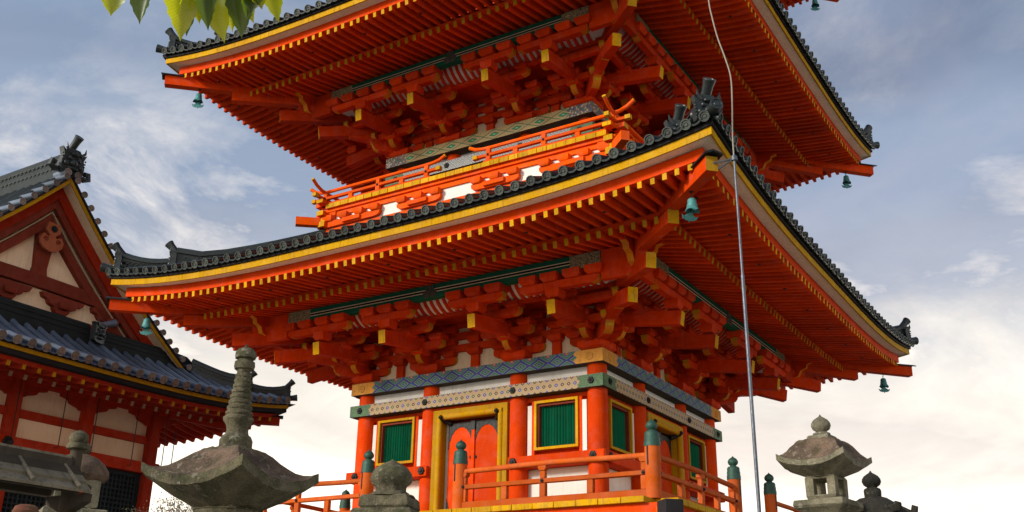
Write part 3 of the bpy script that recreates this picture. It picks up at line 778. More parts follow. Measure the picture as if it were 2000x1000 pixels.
# ---- first storey walls: windows, doors, panels
def window(k, X, z0, z1, hw):
    Rk = RS[k] @ T(X, 0, 0)
    w = part('window', box(-hw+.06, hw-.06, -2.43, -2.40, z0+.06, z1-.06), 'shutter_green', pagoda, Rk, 'winback')
    F = lambda nm, g_, m: part(nm, g_, m, w, Rk)
    fo, fi = -2.575, -2.42
    F('window_frame', merge(box(-hw, hw, fo, fi, z0, z0+.045), box(-hw, hw, fo, fi, z1-.045, z1), box(-hw, -hw+.045, fo, fi, z0+.045, z1-.045), box(hw-.045, hw, fo, fi, z0+.045, z1-.045)), 'ochre_bright')
    i = hw-.045
    F('window_reveal', merge(box(-i, -i+.035, -2.53, -2.405, z0+.055, z1-.055), box(i-.035, i, -2.53, -2.405, z0+.055, z1-.055), box(-i+.035, i-.035, -2.53, -2.405, z1-.09, z1-.055)), 'brown_red')
    n = 13
    for j in range(n):
        x = -i+.05+(2*i-.1)*j/(n-1)
        part('shutter_slat', prism([(-.022, 0), (0, -.026), (.022, 0), (0, .026)], 0, z1-z0-.13), 'shutter_green', w, Rk @ T(x, -2.445, z1-.075) @ RX(-pi/2), 'slat')
for k in (0, 1):
    for X in (-1.727, 1.727): window(k, X, 1.945, 2.80, .43)
    Rk = RS[k]; P = lambda nm, g_, m, M=I4, key=None, parent=pagoda: part(nm, g_, m, parent, Rk @ M, key)
    # door frame and leaves
    d = P('door', merge(box(-.80, .80, -2.66, -2.45, 2.66, 2.83), box(-.80, -.63, -2.66, -2.45, .80, 2.66), box(.63, .80, -2.66, -2.45, .80, 2.66)), 'ochre')
    DP = lambda nm, g_, m, M=I4, key=None: part(nm, g_, m, d, Rk @ M, key)
    DP('door_frame', merge(tube([(-.66, -2.64, .8), (-.66, -2.64, 2.70)], .055, 10), tube([(.66, -2.64, .8), (.66, -2.64, 2.70)], .055, 10), tube([(-.70, -2.64, 2.70), (.70, -2.64, 2.70)], .055, 10)), 'ochre')
    DP('door_lintel', box(-.86, .86, -2.60, -2.44, 2.832, 2.888), 'vermilion')
    DP('white_jamb', merge(box(-.63, -.555, -2.46, -2.42, .80, 2.62), box(.555, .63, -2.46, -2.42, .80, 2.62)), 'plaster')
    for s in (-1, 1):
        x0, x1 = (.012, .55) if s > 0 else (-.55, -.012)
        DP('door_leaf', cbox(x0, x1, -2.50, -2.43, .82, 2.60, .008), 'vermilion')
        xm = (x0+x1)/2; hw = (x1-x0)/2
        sc = [(xm+hw*cos(t)*(1-.05*abs(sin(9*t))), 2.10+.42*sin(t)*(1-.03*abs(sin(9*t)))) for t in [pi*i/26 for i in range(27)]]
        poly = [(x0+.002, 2.598), (x0+.002, 2.12)]+sc[::-1][1:-1]+[(x1-.002, 2.12), (x1-.002, 2.598)]
        DP('metal_fitting', prism(poly, -2.508, -2.499), 'black_metal')
        for s2 in (-1, 1):
            xe = x1-.002 if s2 > 0 else x0+.002
            DP('metal_fitting', prism([(xe, .83), (xe-s2*.20, .83), (xe-s2*.13, .93), (xe-s2*.09, 1.03), (xe-s2*.05, 1.09), (xe-s2*.03, 1.18), (xe, 1.25)][::-s2], -2.508, -2.499), 'black_metal')
        DP('door_boss', hexnut(.03, .02), 'black_metal', T(s*.05, -2.505, 1.95), 'boss')
    DP('door_stile', cbox(-.035, .035, -2.53, -2.49, .82, 2.61, .006), 'vermilion')
    DP('metal_fitting', box(-.04, .04, -2.535, -2.485, 2.44, 2.612), 'black_metal')
    for s in (-1, 1):
        hk = G(); hk.add(tube([(s*.50, -2.52, 2.60), (s*.58, -2.60, 2.63), (s*.60, -2.705, 2.66)], [.05, .035, .024], 8)); hk.add(jewel(.045, 0, .085, 10), T(s*.60, -2.705, 2.655))
        DP('hinge_cap', hk, 'black_metal')
    # mid rail (with covers), posts beside the windows, white slits and panels
    for s in (-1, 1):
        lo, hi = (.86, 2.742) if s > 0 else (-2.742, -.86)
        P('mid_rail', cbox(lo, hi, -2.725, -2.45, 1.645, 1.835, .008), 'vermilion')
        for X in (.97, 2.52): P('nail_cover', hexnut(.075, .035), 'black_metal', T(s*X, -2.728, 1.745), 'hexbig')
        P('wall_panel', box(min(s*1.1, s*2.36), max(s*1.1, s*2.36), -2.43, -2.36, .78, 1.64), 'plaster')
        P('wall_panel', box(min(s*1.1, s*2.36), max(s*1.1, s*2.36), -2.40, -2.34, 1.84, 2.885), 'vermilion')
        for X in (1.187, 2.262):
            P('white_slit', box(s*X-.042, s*X+.042, -2.53, -2.37, 1.85, 2.74), 'plaster')
        P('window_head', box(min(s*1.1, s*2.36), max(s*1.1, s*2.36), -2.50, -2.39, 2.81, 2.884), 'vermilion')
        for X in (1.262, 2.190): P('window_post', box(s*X-.026, s*X+.026, -2.54, -2.40, 1.838, 2.81), 'vermilion')
        P('base_board', box(min(s*.86, s*2.5), max(s*.86, s*2.5), -2.56, -2.40, .722, .86), 'vermilion')
# ---- veranda of the first storey
VZ = .735
for k in (0, 1, 2, 3):
    v = k in (0, 1); Rk = RS[k]; P = lambda nm, g_, m, M=I4, key=None: emit(v, pagoda, pagoda, nm, g_, m, Rk @ M, key)
    nb = 26; bw = 2*4.63/nb
    for j in range(nb):
        X = -4.63+bw*(j+.5); w0 = max(2.4, abs(X)+bw/2+.002)
        if w0 > 4.6: continue
        P('floor_board', cbox(X-bw/2+.004, X+bw/2-.004, -4.63+random.uniform(-.006, .006), -w0, VZ-.085, VZ+random.uniform(-.003, .002), .006), ('ochre_bright',))
    P('veranda_beam', strip(4.40, 4.55, const(VZ-.30), const(VZ-.088), 2), 'vermilion')
    P('veranda_beam', strip(3.30, 3.45, const(VZ-.30), const(VZ-.088), 2), 'vermilion')
    for X in (-4.3, -2.5, -.95, .95, 2.5, 4.3):
        P('veranda_post', cbox(X-.09, X+.09, -4.57, -4.39, -.9, VZ-.30, .012), 'vermilion', key=('vp', X))
        P('veranda_joist', box(X-.07, X+.07, -4.52, -2.4, VZ-.28, VZ-.09), 'vermilion_shade')
    # railing: bottom, middle and round top rail, left and right of the stair opening
    for s in (-1, 1):
        lo, hi = (.96, 4.25) if s > 0 else (-4.25, -.96)
        e0, e1 = (lo+.06, hi-.07) if s > 0 else (lo+.07, hi-.06)
        P('bottom_rail', cbox(e0, e1, -4.31, -4.19, VZ+.012, VZ+.14, .01), 'vermilion_faded')
        P('middle_rail', cbox(e0, e1, -4.295, -4.205, 1.075, 1.145, .01), 'vermilion_faded')
        n = 6; P('top_rail', tube([(e0+(e1-e0)*i/n, -4.25, 1.365+.012*cos(pi*(2*i/n-1))) for i in range(n+1)], .042, 10), 'vermilion_faded')
        for X, up in ((1.03, 1), (1.78, 0), (2.46, 1), (3.26, 0), (4.12, 1)):
            g_ = cbox(-.052, .052, -4.29, -4.21, VZ+.14, 1.072, .008)
            P('rail_post', g_, 'vermilion_faded', T(s*X, 0, 0), 'rp')
            if up:
                g_ = merge(cbox(-.045, .045, -4.285, -4.215, 1.146, 1.262, .008), prism([(-.04, 0), (.04, 0), (.065, .03), (.065, .07), (-.065, .07), (-.065, .03)], -4.30, -4.20).__class__().add(prism([(-.04, 0), (.04, 0), (.065, .03), (.065, .07), (-.065, .07), (-.065, .03)], -4.30, -4.20), T(0, 0, 1.263)))
                P('rail_block', g_, 'vermilion_faded', T(s*X, 0, 0), 'rb')
                P('nail_cover', hexnut(.03, .02), 'black_metal', T(s*X, -4.297, 1.11), 'hexsmall')
    # newel posts with bronze onion caps: one at the corner, two at the stair
    for X, w in ((4.25, 4.25), (-.94, 4.25), (.94, 4.25)):
        np_ = P('newel_post', lathe([(.112, VZ+.004), (.112, 1.50)], 18), 'vermilion_faded', T(X, -w, 0), 'newel')
        capg = merge(lathe([(.118, 1.47), (.118, 1.535), (.112, 1.54), (.112, 1.60), (.106, 1.605), (.106, 1.66), (.09, 1.685), (.06, 1.695), (.055, 1.705)], 18), jewel(.088, 1.70, .175, 16))
        slot = box(-.012, .012, -.118, -.10, 1.20, 1.47)
        if v:
            part('bronze_cap', capg, 'cap_bronze', np_, Rk @ T(X, -w, 0), 'newelcap')
            part('iron_strap', slot, 'black_metal', np_, Rk @ T(X, -w, 0) @ RZ(-.25), 'slot'); 
        else: P('bronze_cap', capg, 'cap_bronze', T(X, -w, 0))
    # stairs
    if v:
        for j in range(7): P('stair_step', cbox(-.95, .95, -(4.66+.24*j+.26), -(4.66+.24*j), VZ-.22*(j+1)-.03, VZ-.22*(j+1)+.03, .01), 'vermilion_faded')
mg = RS[0] @ RZ(pi/4)
part('corner_bracket', beam((0, -4.2*sqrt(2), .42), (0, -4.52*sqrt(2), .50), .20, .20), 'vermilion_faded', pagoda, mg)
part('beam_shoe', merge(cbox(-.13, .13, -4.78*sqrt(2), -4.56*sqrt(2), .36, .64, .01)), 'dark_board', pagoda, mg)

# ---- balcony of the second storey
BZ = 7.20
for k in (0, 1, 2, 3):
    v = k in (0, 1); Rk = RS[k]; P = lambda nm, g_, m, M=I4, key=None: emit(v, pagoda, pagoda, nm, g_, m, Rk @ M, key)
    F = 'vermilion_bright'
    nb = 34; bw = 2*3.42/nb
    for j in range(nb):
        X = -3.42+bw*(j+.5); w0 = max(2.1, abs(X)+bw/2+.002)
        if w0 > 3.40: continue
        P('floor_board', box(X-bw/2+.006, X+bw/2-.006, -3.42+random.uniform(-.004, .004), -w0, BZ-.05, BZ+.045, 0, 1), (F, 'ochre_bright'))
    P('floor_beam', strip(3.12, 3.36, const(7.085), const(BZ-.053), 2), F)
    P('floor_beam', strip(3.20, 3.315, const(6.985), const(7.082), 2), F)
    P('balcony_wall', strip(3.16, 3.275, const(6.0), const(7.0), 2), 'plaster')
    P('base_beam', strip(3.17, 3.31, const(6.05), const(6.722), 2), F)
    for X, kind in ((-3.28, -1), (-.8765, 0), (.8765, 0), (3.28, 1)):
        g_ = arm(-.52, .52, .125, .13, .16) if kind == 0 else (arm(-1.45, .0, .125, .13, .16, right=False) if kind > 0 else arm(-.0, 1.45, .125, .13, .16, left=False))
        P('balcony_arm', g_, (F, F, F), T(X, -3.30, 6.745), 'ba%d' % kind)
        P('balcony_nose', cbox(-.23, .23, -.07, .10, 0, .09, .006), (F,), T(X-kind*.75, -3.345, 6.765), 'bn')
        for x in ((-.40, 0, .40) if kind == 0 else ((-1.33, -.93, -.53, -.13) if kind > 0 else (.13, .53, .93, 1.33))):
            P('bearing_block', masu(.23, .112), F, T(X+x, -3.315, 6.870), 'masub')
    # corner pieces with ochre ends
    for s in (-1, 1):
        for w_, zz, hh in ((3.50, 6.99, .10), (3.44, 6.76, .11), (3.54, 7.255, .075), (3.42, 6.87, .10)):
            P('corner_beam_end', box(s*3.285-.085, s*3.285+.085, -w_, -3.18, zz, zz+hh, 0, 1), (F, 'ochre_bright'))
        P('corner_beam', box(min(s*3.0, s*3.36), max(s*3.0, s*3.36), -3.345, -3.24, 6.995, 7.08), F)
    P('corner_beam_end', beam((0, -3.1*sqrt(2), 6.9), (0, -3.72*sqrt(2), 6.86), .15, .17), F, RZ(pi/4))
    # railing with a gap in the middle and upturned ends
    def rail(nm, g_, m): P(nm, g_, m)
    y = -3.34
    for s in (-1, 1):
        def xx(a_, b_): return (min(s*a_, s*b_), max(s*a_, s*b_))
        a_, b_ = xx(.62, 3.44); rail('bottom_rail', cbox(a_, b_, y-.045, y+.045, BZ+.048, BZ+.10, .006), F)
        a_, b_ = xx(.48, 3.56); rail('middle_rail', cbox(a_, b_, y-.036, y+.036, BZ+.185, BZ+.245, .006), F)
        for xe, s3_ in ((.48, -1), (3.56, 1)):
            x0, x1 = sorted((s*xe, s*(xe+s3_*.10)))
            g_ = box(x0, x1, y-.045, y+.045, BZ+.18, BZ+.255); rail('rail_end', g_, 'ochre_bright')
        pts = [(s*.30, y, BZ+.46), (s*.42, y, BZ+.40), (s*.58, y, BZ+.372), (s*.80, y, BZ+.365), (s*2, y, BZ+.365), (s*3.25, y, BZ+.365), (s*3.45, y, BZ+.385), (s*3.60, y, BZ+.44), (s*3.72, y, BZ+.52)]
        rail('top_rail', tube(pts, .036, 8), F)
        d_ = (Vector(pts[-1])-Vector(pts[-2])).normalized(); d0 = (Vector(pts[0])-Vector(pts[1])).normalized()
        rail('rail_end', merge(tube([Vector(pts[-1])-d_*.001, Vector(pts[-1])+d_*.018], .039, 8), tube([Vector(pts[0])-d0*.001, Vector(pts[0])+d0*.018], .039, 8)), 'ochre_bright')
        for X, up in ((.72, 1), (1.32, 0), (1.92, 1), (2.55, 0), (3.1, 1) if False else (2.62, 0), (3.30, 1)):
            if X == 2.55: continue
            rail('rail_post', cbox(s*X-.05, s*X+.05, y-.034, y+.034, BZ+.10, BZ+.184, .005), F)
            if up:
                rail('rail_block', cbox(s*X-.045, s*X+.045, y-.032, y+.032, BZ+.246, BZ+.34, .005), F)
                P('nail_cover', hexnut(.026, .018), 'black_metal', T(s*X, y-.037, BZ+.215), 'hexs2')
flush()
# ------------------------------------------------------------------ hall on the left
HC = T(-16.15, -3.85, 0) @ RZ(pi/2)
hall = tag(empty('hall', T(-16.15, -3.85, -.9)), 'dark red gabled hall with cream plaster panels and grey tile roof on the left', 'hall')
RH = [HC @ RZ(k*pi/2) for k in range(4)]
EH = dict(wp=4.05, zp=4.60, hb=5.22, zb=4.27, hf=6.28, zf=4.20, zf0=4.43, rw=.085, rh=.105, n=34, span=6.06, win=3.9, hx=6.5, rise=.36,
          fh=.10, ey=6.50, eh=.185, ylo=.095, bh=.09, dk=.04, et=6.62, nt=37, ts=.352, tr=.106, sides=(0, 1, 3), s1=.42, s2=.056,
          raf_m=('hall_red', 'ochre'), raf_m2=('hall_red', 'tan_board'), hz=4.52, ht=6.36, o1=6.42, o2=5.68, rtop=4.6,
          m=dict(soffit='hall_red', red='hall_red', tan='dark_board', yellow='ochre', dark='dark_board', tile=('hall_tile', 'hall_tile_face')))
hroof = empty('roof', T(-16.15, -3.85, 4.6), hall)
eave(hall, hroof, EH, RH, (0,))
HT = ('hall_tile', 'hall_tile_face')
WG, WV = 3.98, 4.28                                    # gable wall plane and verge plane
zr = EH['zroof']; prof = lambda X: zr(0, abs(X)) if abs(X) < 5.2 else zr(abs(X), abs(X))
ts, ntH, etH = EH['ts'], EH['nt'], EH['et']
# skirt roof: a bed of pans, then every cover-tile row on its own
g = G(); cols = []
for i in range(ntH*2+1):
    X = (i/2-ntH/2)*ts
    if abs(X) > etH-.04: continue
    wa = max(abs(X), WG); dip = -.035 if i % 2 == 0 else .02
    cols.append([(X, -(etH-.05+(wa-etH+.05)*s/7), zr(X, etH-.05+(wa-etH+.05)*s/7)+dip) for s in range(8)])
g.v = [p for c in cols for p in c]; g.f = grid_faces(len(cols), 8); g.m = [0]*len(g.f)
part('tile_bed', g, 'hall_tile', hroof, RH[0])
for i in range(ntH):
    X = (i-(ntH-1)/2)*ts; wa = max(abs(X)+.05, WG+.1)
    if wa > etH-.3: continue
    pts = [(X, -(etH-.40+(wa-etH+.40)*s/9), zr(X, etH-.40+(wa-etH+.40)*s/9)+.015) for s in range(10)]
    rr = [.072+(.005 if s % 2 else 0) for s in range(10)]
    part('tile_row', tube(pts, rr, 9), 'hall_tile', hroof, RH[0])
# other skirts and the two main slopes
g = G()
for k in (1, 3):
    s = sheet([4.0+.33*i for i in range(9)], lambda X, w: zr(X, min(w, etH))); g.add(s, RH[k])
for sx in (-1, 1):
    s = G(); xs = [i*.5 for i in range(14)]
    for x in xs: s.v += [(sx*x, -max(WV+.12, x if x > WV+.12 else 0), prof(x)), (sx*x, 6.0, prof(x))]
    s.f = [(2*i, 2*i+2, 2*i+3, 2*i+1)[::sx] for i in range(13)]; s.m = [0]*13; g.add(s, RH[0])
part('tile_slope', g, 'ridge_tile', hroof)
for sx in (-1, 1):                                     # rolls of cover tiles running up the main slopes beside the verge
    for j in range(9):
        y = -(WV+.02)+j*.34
        part('tile_row', tube([(sx*x, y, prof(x)+.03) for x in (.12, .5, 1, 1.6, 2.3, 3, 3.8, 4.5)], .085, 8), 'ridge_tile', hroof, RH[0])
def along(w0, w1, o0, o1, x0=0., x1=4.6, n=14, sx=1, mat=0):
    s = G()
    for i in range(n+1):
        x = x0+(x1-x0)*i/n; z = prof(x)
        nx = (prof(x+.05)-prof(max(0, x-.05)))/(.1 if x >= .05 else .05+x)
        k = sqrt(1+nx*nx)
        for w, o in ((w0, o1), (w1, o1), (w1, o0), (w0, o0)): s.v.append((sx*x, -w, z-o*k))
    for i in range(n):
        for j in range(4): s.f.append((i*4+j, i*4+(j+1) % 4, i*4+4+(j+1) % 4, i*4+4+j)[::-sx])
    s.f += [(0, 1, 2, 3)[::sx], (n*4+3, n*4+2, n*4+1, n*4)[::sx]]; s.m = [mat]*len(s.f); return s
HP = lambda nm, g_, m, M=I4, key=None, parent=hall: part(nm, g_, m, parent, RH[0] @ M, key)
for sx in (-1, 1):
    HP('verge_board', along(WV-.02, WV+.42, .02, .075, sx=sx), 'dark_board', parent=hroof)
    HP('verge_edge', along(WV+.36, WV+.39, .08, .165, sx=sx), 'ochre', parent=hroof)
    HP('verge_soffit', along(WV-.06, WV+.358, .12, .15, sx=sx), 'plaster_tan', parent=hroof)
    HP('bargeboard', along(WV-.06, WV+.03, .152, .40, sx=sx), 'hall_red', parent=hroof)
    HP('bargeboard', along(WV-.12, WV-.03, .402, .56, sx=sx), 'brown_red', parent=hroof)
    HP('bargeboard', along(WG+.02, WV-.12, .60, .64, sx=sx), 'tan_board', parent=hroof)
    HP('bargeboard', along(WG+.0, WG+.16, .66, .86, sx=sx), 'brown_red', parent=hroof)
    n = 19                                              # round tiles along the verge
    for j in range(n):
        x = .16+4.5*j/(n-1)
        HP('verge_tile', disc_tile(.086, .5), HT, T(sx*x, -(WV+.46), prof(x)+.03) @ RX(.05), ('disc', .086), parent=hroof)
# gable wall and its timbers
tri = [(-3.6, 5.6)]+[(3.6, 5.6)]+[(x, prof(x)-.3) for x in (3.2, 2.4, 1.6, .8, 0, -.8, -1.6, -2.4, -3.2)]
HP('gable_wall', prism(tri, -WG, -WG+.08), 'hall_plaster')
HP('gable_beam', prism([(-3.3, 6.62), (-1.5, 6.68), (0, 6.70), (1.5, 6.68), (3.3, 6.62), (3.1, 6.92), (1.5, 7.0), (0, 7.02), (-1.5, 7.0), (-3.1, 6.92)], -WG-.15, -WG), 'brown_red', T(0, 0, .16))
HP('gable_beam', box(-3.6, 3.6, -WG-.14, -WG, 6.02, 6.34), 'brown_red')
HP('king_post', prism([(-.13, 7.0), (.13, 7.0), (.22, 7.12), (.17, 7.35), (.20, 7.7), (.24, 8.1), (.20, 8.8), (-.20, 8.8), (-.24, 8.1), (-.20, 7.7), (-.17, 7.35), (-.22, 7.12)], -WG-.13, -WG), 'brown_red')
for x in (-2.2, -.72, .76, 2.2):
    b_ = HP('gable_bracket', prism([(-.14, 6.2), (.14, 6.2), (.22, 6.30), (.22, 6.36), (.36, 6.40), (.42, 6.50), (.55, 6.53), (.60, 6.64), (-.60, 6.64), (-.55, 6.53), (-.42, 6.50), (-.36, 6.40), (-.22, 6.36), (-.22, 6.30)], -WG-.16, -WG), 'brown_red', T(x, 0, .15), 'gb')
    part('bearing_block', masu(.30, .14), 'brown_red', b_, RH[0] @ T(x, -WG-.14, 6.47), 'gbm')
pend = [(-.16, .62), (-.20, .40), (-.07, .30), (-.10, .24), (-.24, .30), (-.32, .18), (-.30, .04), (-.18, -.08), (0, -.13), (.18, -.08), (.30, .04), (.32, .18), (.24, .30), (.10, .24), (.07, .30), (.20, .40), (.16, .62)]
pd = HP('gable_pendant', prism(pend[::-1] if False else pend, -WV-.09, -WV-.02), 'pendant_red', T(0, 0, 7.85))
ros = G()
for a_ in range(8): ros.add(lathe([(.030, 0), (.026, .02), (.001, .026)], 8), T(.062*cos(a_*pi/4), 0, .062*sin(a_*pi/4)) @ RX(pi/2))
ros.add(lathe([(.04, 0), (.036, .035), (.001, .045)], 10), RX(pi/2))
part('rosette', ros, 'black_metal', pd, RH[0] @ T(0, -WV-.092, 8.32))
for sx in (-1, 1):
    sp_ = [(sx*(.165+.075*(1-t/9)*cos(1.2*t)), -WV-.093, .16+.075*(1-t/9)*sin(1.2*t)) for t in range(8)]
    part('scroll', tube(sp_, .014, 6), 'brown_red', pd, RH[0] @ T(0, 0, 7.85))
# ridges: along the top, at the foot of the gable, down the visible hip
def ridge_run(pts, wd, hgt, nm='ridge'):
    lay = G()
    for w_, a_, b_ in ((wd, -.3, .28), (wd*.82, .28, .36), (wd*.95, .36, .60), (wd*.8, .60, .68), (wd*.95, .68, .85)):
        s = G()
        for p in pts:
            p = Vector(p)
            for q, zz in ((-w_, a_), (w_, a_), (w_, b_), (-w_, b_)): s.v.append((p.x+(q if abs(pts[0][0]-pts[-1][0]) < .1 else 0), p.y+(q if abs(pts[0][0]-pts[-1][0]) >= .1 else 0), p.z+zz*hgt))
        for i in range(len(pts)-1):
            for j in range(4): s.f.append((i*4+j, i*4+4+j, i*4+4+(j+1) % 4, i*4+(j+1) % 4))
        e_ = (len(pts)-1)*4; s.f += [(3, 2, 1, 0), (e_, e_+1, e_+2, e_+3)]; s.m = [0]*len(s.f); lay.add(s)
    HP(nm, lay, 'ridge_tile', parent=hroof)
    HP('ridge_cap_tile', tube([(p[0], p[1], p[2]+hgt*.93) for p in pts], wd*.62, 9), 'ridge_tile', parent=hroof)
zt_ = prof(0)
g = G()
for sx in (-1, 1):
    for row, rz in ((0, .19), (1, .40)):
        for j in range(60): g.add(lathe([(.042, 0), (.042, .025), (.026, .025), (.026, 0)], 7, caps=False), T(sx*.150, -WV-.02+j*.17+row*.085, zt_+rz) @ RY(sx*pi/2))
HP('ridge_lattice', g, 'tile_face', parent=hroof)
ridge_run([(0, -WV-.1, zt_+.0), (0, -WV+1, zt_-.0), (0, 0, zt_), (0, 6, zt_)], .16, .62)
HP('ridge_ornament', ridge_ornament(1.75), 'roof_tile', T(0, -WV-.30, zt_+.02), parent=hroof)
HP('ridge_tube', flared_tube((0, -WV-.05, zt_+.62), (0, -WV-.42, zt_+1.02), .11), 'roof_tile', parent=hroof)
for sx in (-1, 1):
    HP('ridge_scroll', merge(tube([(sx*.25, -WV-.22, zt_+.08), (sx*.42, -WV-.24, zt_+.02), (sx*.55, -WV-.26, zt_+.08), (sx*.52, -WV-.26, zt_+.2), (sx*.42, -WV-.26, zt_+.17)], .075, 8)), 'roof_tile', parent=hroof)
    HP('verge_tile', disc_tile(.10, .5), HT, T(sx*.14, -(WV+.44), zt_-.02), ('disc', .10), parent=hroof)
zg = lambda x: zr(x, WV+.12)+.0
ridge_run([(x, -WV-.16, zg(x)) for x in (-5, -3.5, -2, -.6, .6, 1.35)], .13, .40)
HP('ridge_ornament', ridge_ornament(1.25), 'roof_tile', T(1.55, -WV-.36, zg(1.5)+.02) @ RZ(.35), parent=hroof)
HP('ridge_tube', flared_tube((1.5, -WV-.2, zg(1.5)+.42), (1.95, -WV-.42, zg(1.5)+.60), .09), HT[:1], parent=hroof)
ridge_run([(x, -WV-.16, zr(x, max(WV+.12, x))-.02) for x in (1.75, 2.4, 3.1, 3.8, 4.5, 4.85)], .12, .36)
hip_parts(hall, hroof, EH, 0, True, ('roof_tile', 'tile_face'), ('hall_red', 'hall_red'), R=RH)
# walls of the gable end and of the far side
W0 = 3.95
for k in (0, 1):
    for X in (-4.05, -2.0, 0, 2.0, 4.05):
        if k == 1 and X == -4.05: continue
        part('column', merge(cbox(-.155, .155, -.155, .155, -.9, 4.62, .03)), 'hall_red', hall, RH[k] @ T(X, -4.05, 0), 'hcol')
        part('boat_bracket', prism([(-.22, 4.22), (.22, 4.22), (.30, 4.27), (.52, 4.33), (.58, 4.42), (.80, 4.46), (.80, 4.54), (-.80, 4.54), (-.80, 4.46), (-.58, 4.42), (-.52, 4.33), (-.30, 4.27)], -.10, .10), 'hall_red', hall, RH[k] @ T(X, -4.02, -.06), 'boat')
    for z0, z1, dpt in ((4.47, 4.66, 4.15), (3.68, 3.87, 4.10), (2.91, 3.19, 4.22), (.3, .55, 4.2)):
        part('wall_beam', box(-4.3 if z0 == 2.91 else -4.0, 4.3 if z0 == 2.91 else 4.0, -dpt, -3.9, z0, z1), 'hall_red', hall, RH[k])
    for X in (-3.02, -1.0, 1.0, 3.02):
        for z0, z1 in ((3.19, 3.68), (3.87, 4.47)):
            part('plaster_panel', box(-.9, .9, -4.0, -3.94, z0, z1), 'hall_plaster', hall, RH[k] @ T(X, 0, 0), ('pp', z0))
        if k == 0:
            lf = part('lattice_window', merge(box(-.87, .87, -4.04, -3.96, 2.80, 2.90), box(-.87, -.80, -4.04, -3.96, .56, 2.80), box(.80, .87, -4.04, -3.96, .56, 2.80)), 'dark_lattice', hall, RH[0] @ T(X, 0, 0), 'latf')
            part('backing', box(-.80, .80, -3.93, -3.91, .56, 2.80), 'dark_board', lf, RH[0] @ T(X, 0, 0), 'latb')
            for j in range(14): part('lattice_bar', box(-.018, .018, -4.02, -3.975, .56, 2.80), 'dark_lattice', lf, RH[0] @ T(X-.76+j*.117, 0, 0), 'lbv')
            for j in range(19): part('lattice_bar', box(-.80, .80, -4.012, -3.98, -.018, .018), 'dark_lattice', lf, RH[0] @ T(X, 0, 2.68-j*.117), 'lbh')
    part('nail_cover', hexnut(.14, .06), 'black_metal', hall, RH[k] @ T(-.05, -4.225, 3.05), 'hcov')
part('hall_core', box(-3.9, 3.9, -3.88, 3.9, -.9, 5.6), 'hall_red', hall, HC)
flush()
# thin iron hooks hanging from the hall's eave
for i, (px, y0, y1) in enumerate(((46, 727, 862), (134, 755, 882), (196, 770, 893), (272, 795, 915), (329, 810, 915), (341, 857, 915))):
    d_ = 23.4+.011*px
    a_ = at(px, y0, d_); b_ = at(px+1, y1, d_); b_.x, b_.y = a_.x, a_.y
    o = part('hanging_hook', tube([(0, 0, a_.z-b_.z+.25), (0, 0, 0), (0, -.03, -.03), (0, -.10, -.03)], .012, 5), 'black_metal', None, T(b_.x, b_.y, b_.z))
    tag(o, ('leftmost thin black hook rod hanging under the hall eave', 'second hook rod from the left under the hall eave', 'third hook rod from the left, beside the middle hall column', 'hook rod hanging just left of the last hall column', 'thin rod hanging against the sky right of the hall', 'shorter rod hanging against the sky right of the hall, nearest the ringed spire')[i], 'hook', 'hook rods under the hall eave')

# ------------------------------------------------------------------ wind bells
def bell(M, label, s=1., spin=0., sway=0.):
    b = tag(empty('wind_bell', M), label, 'bell', 'wind bells at the eave corners')
    Q = M @ S3(s, s, s)
    part('hook', merge(lathe([(.034, 0), (.030, -.010), (.001, -.012)][::-1], 10), tube([(0, 0, 0), (0, 0, -.03), (.018, 0, -.05), (.0, 0, -.07), (-.016, 0, -.055)], .007, 6), tube([(0, 0, -.065), (0, 0, -.115)], .008, 6)), 'black_metal', b, Q)
    n = 24; g = G(); prof_ = [(.012, -.105), (.040, -.110), (.056, -.125), (.062, -.15), (.064, -.19), (.070, -.20), (.070, -.212), (.068, -.22), (.078, -.265), (.098, -.315)]
    for i in range(n):
        a = 2*pi*i/n; cut = .030*abs(cos(2*a))**1.5
        for j, (r, z) in enumerate(prof_):
            fl = (j/len(prof_))**3; g.v.append((r*cos(a)*(1+.10*fl*abs(sin(2*a))), r*sin(a)*(1+.10*fl*abs(sin(2*a))), z+cut*(1 if j == len(prof_)-1 else (.35 if j == len(prof_)-2 else 0))))
    g.f = grid_faces(n, len(prof_), True); g.m = [0]*len(g.f)
    inner = G(); inner.v = [(x*.88, y*.88, z-.006) for x, y, z in g.v]; inner.f = [f[::-1] for f in g.f]; inner.m = [0]*len(g.f)
    g.add(inner); part('bell_body', g, 'bell_bronze', b, Q)
    R2 = Q @ T(0, 0, -.20) @ RZ(spin) @ RX(sway)
    cres = [(-.125, .02), (-.10, -.035), (-.05, -.055), (-.02, -.05), (0, -.075), (.02, -.05), (.05, -.055), (.10, -.035), (.125, .02), (.085, .0), (.045, .03), (.015, .06), (-.015, .06), (-.045, .03), (-.085, .0)]
    part('clapper_rod', tube([(0, 0, 0), (0, 0, -.15)], .007, 6), 'black_metal', b, R2)
    part('wind_plate', prism([(x, z-.165) for x, z in cres], -.008, .008), 'bell_bronze', b, R2)
def hipz(E, h): return E['hz']-.105-.012*(h-E['ht'])
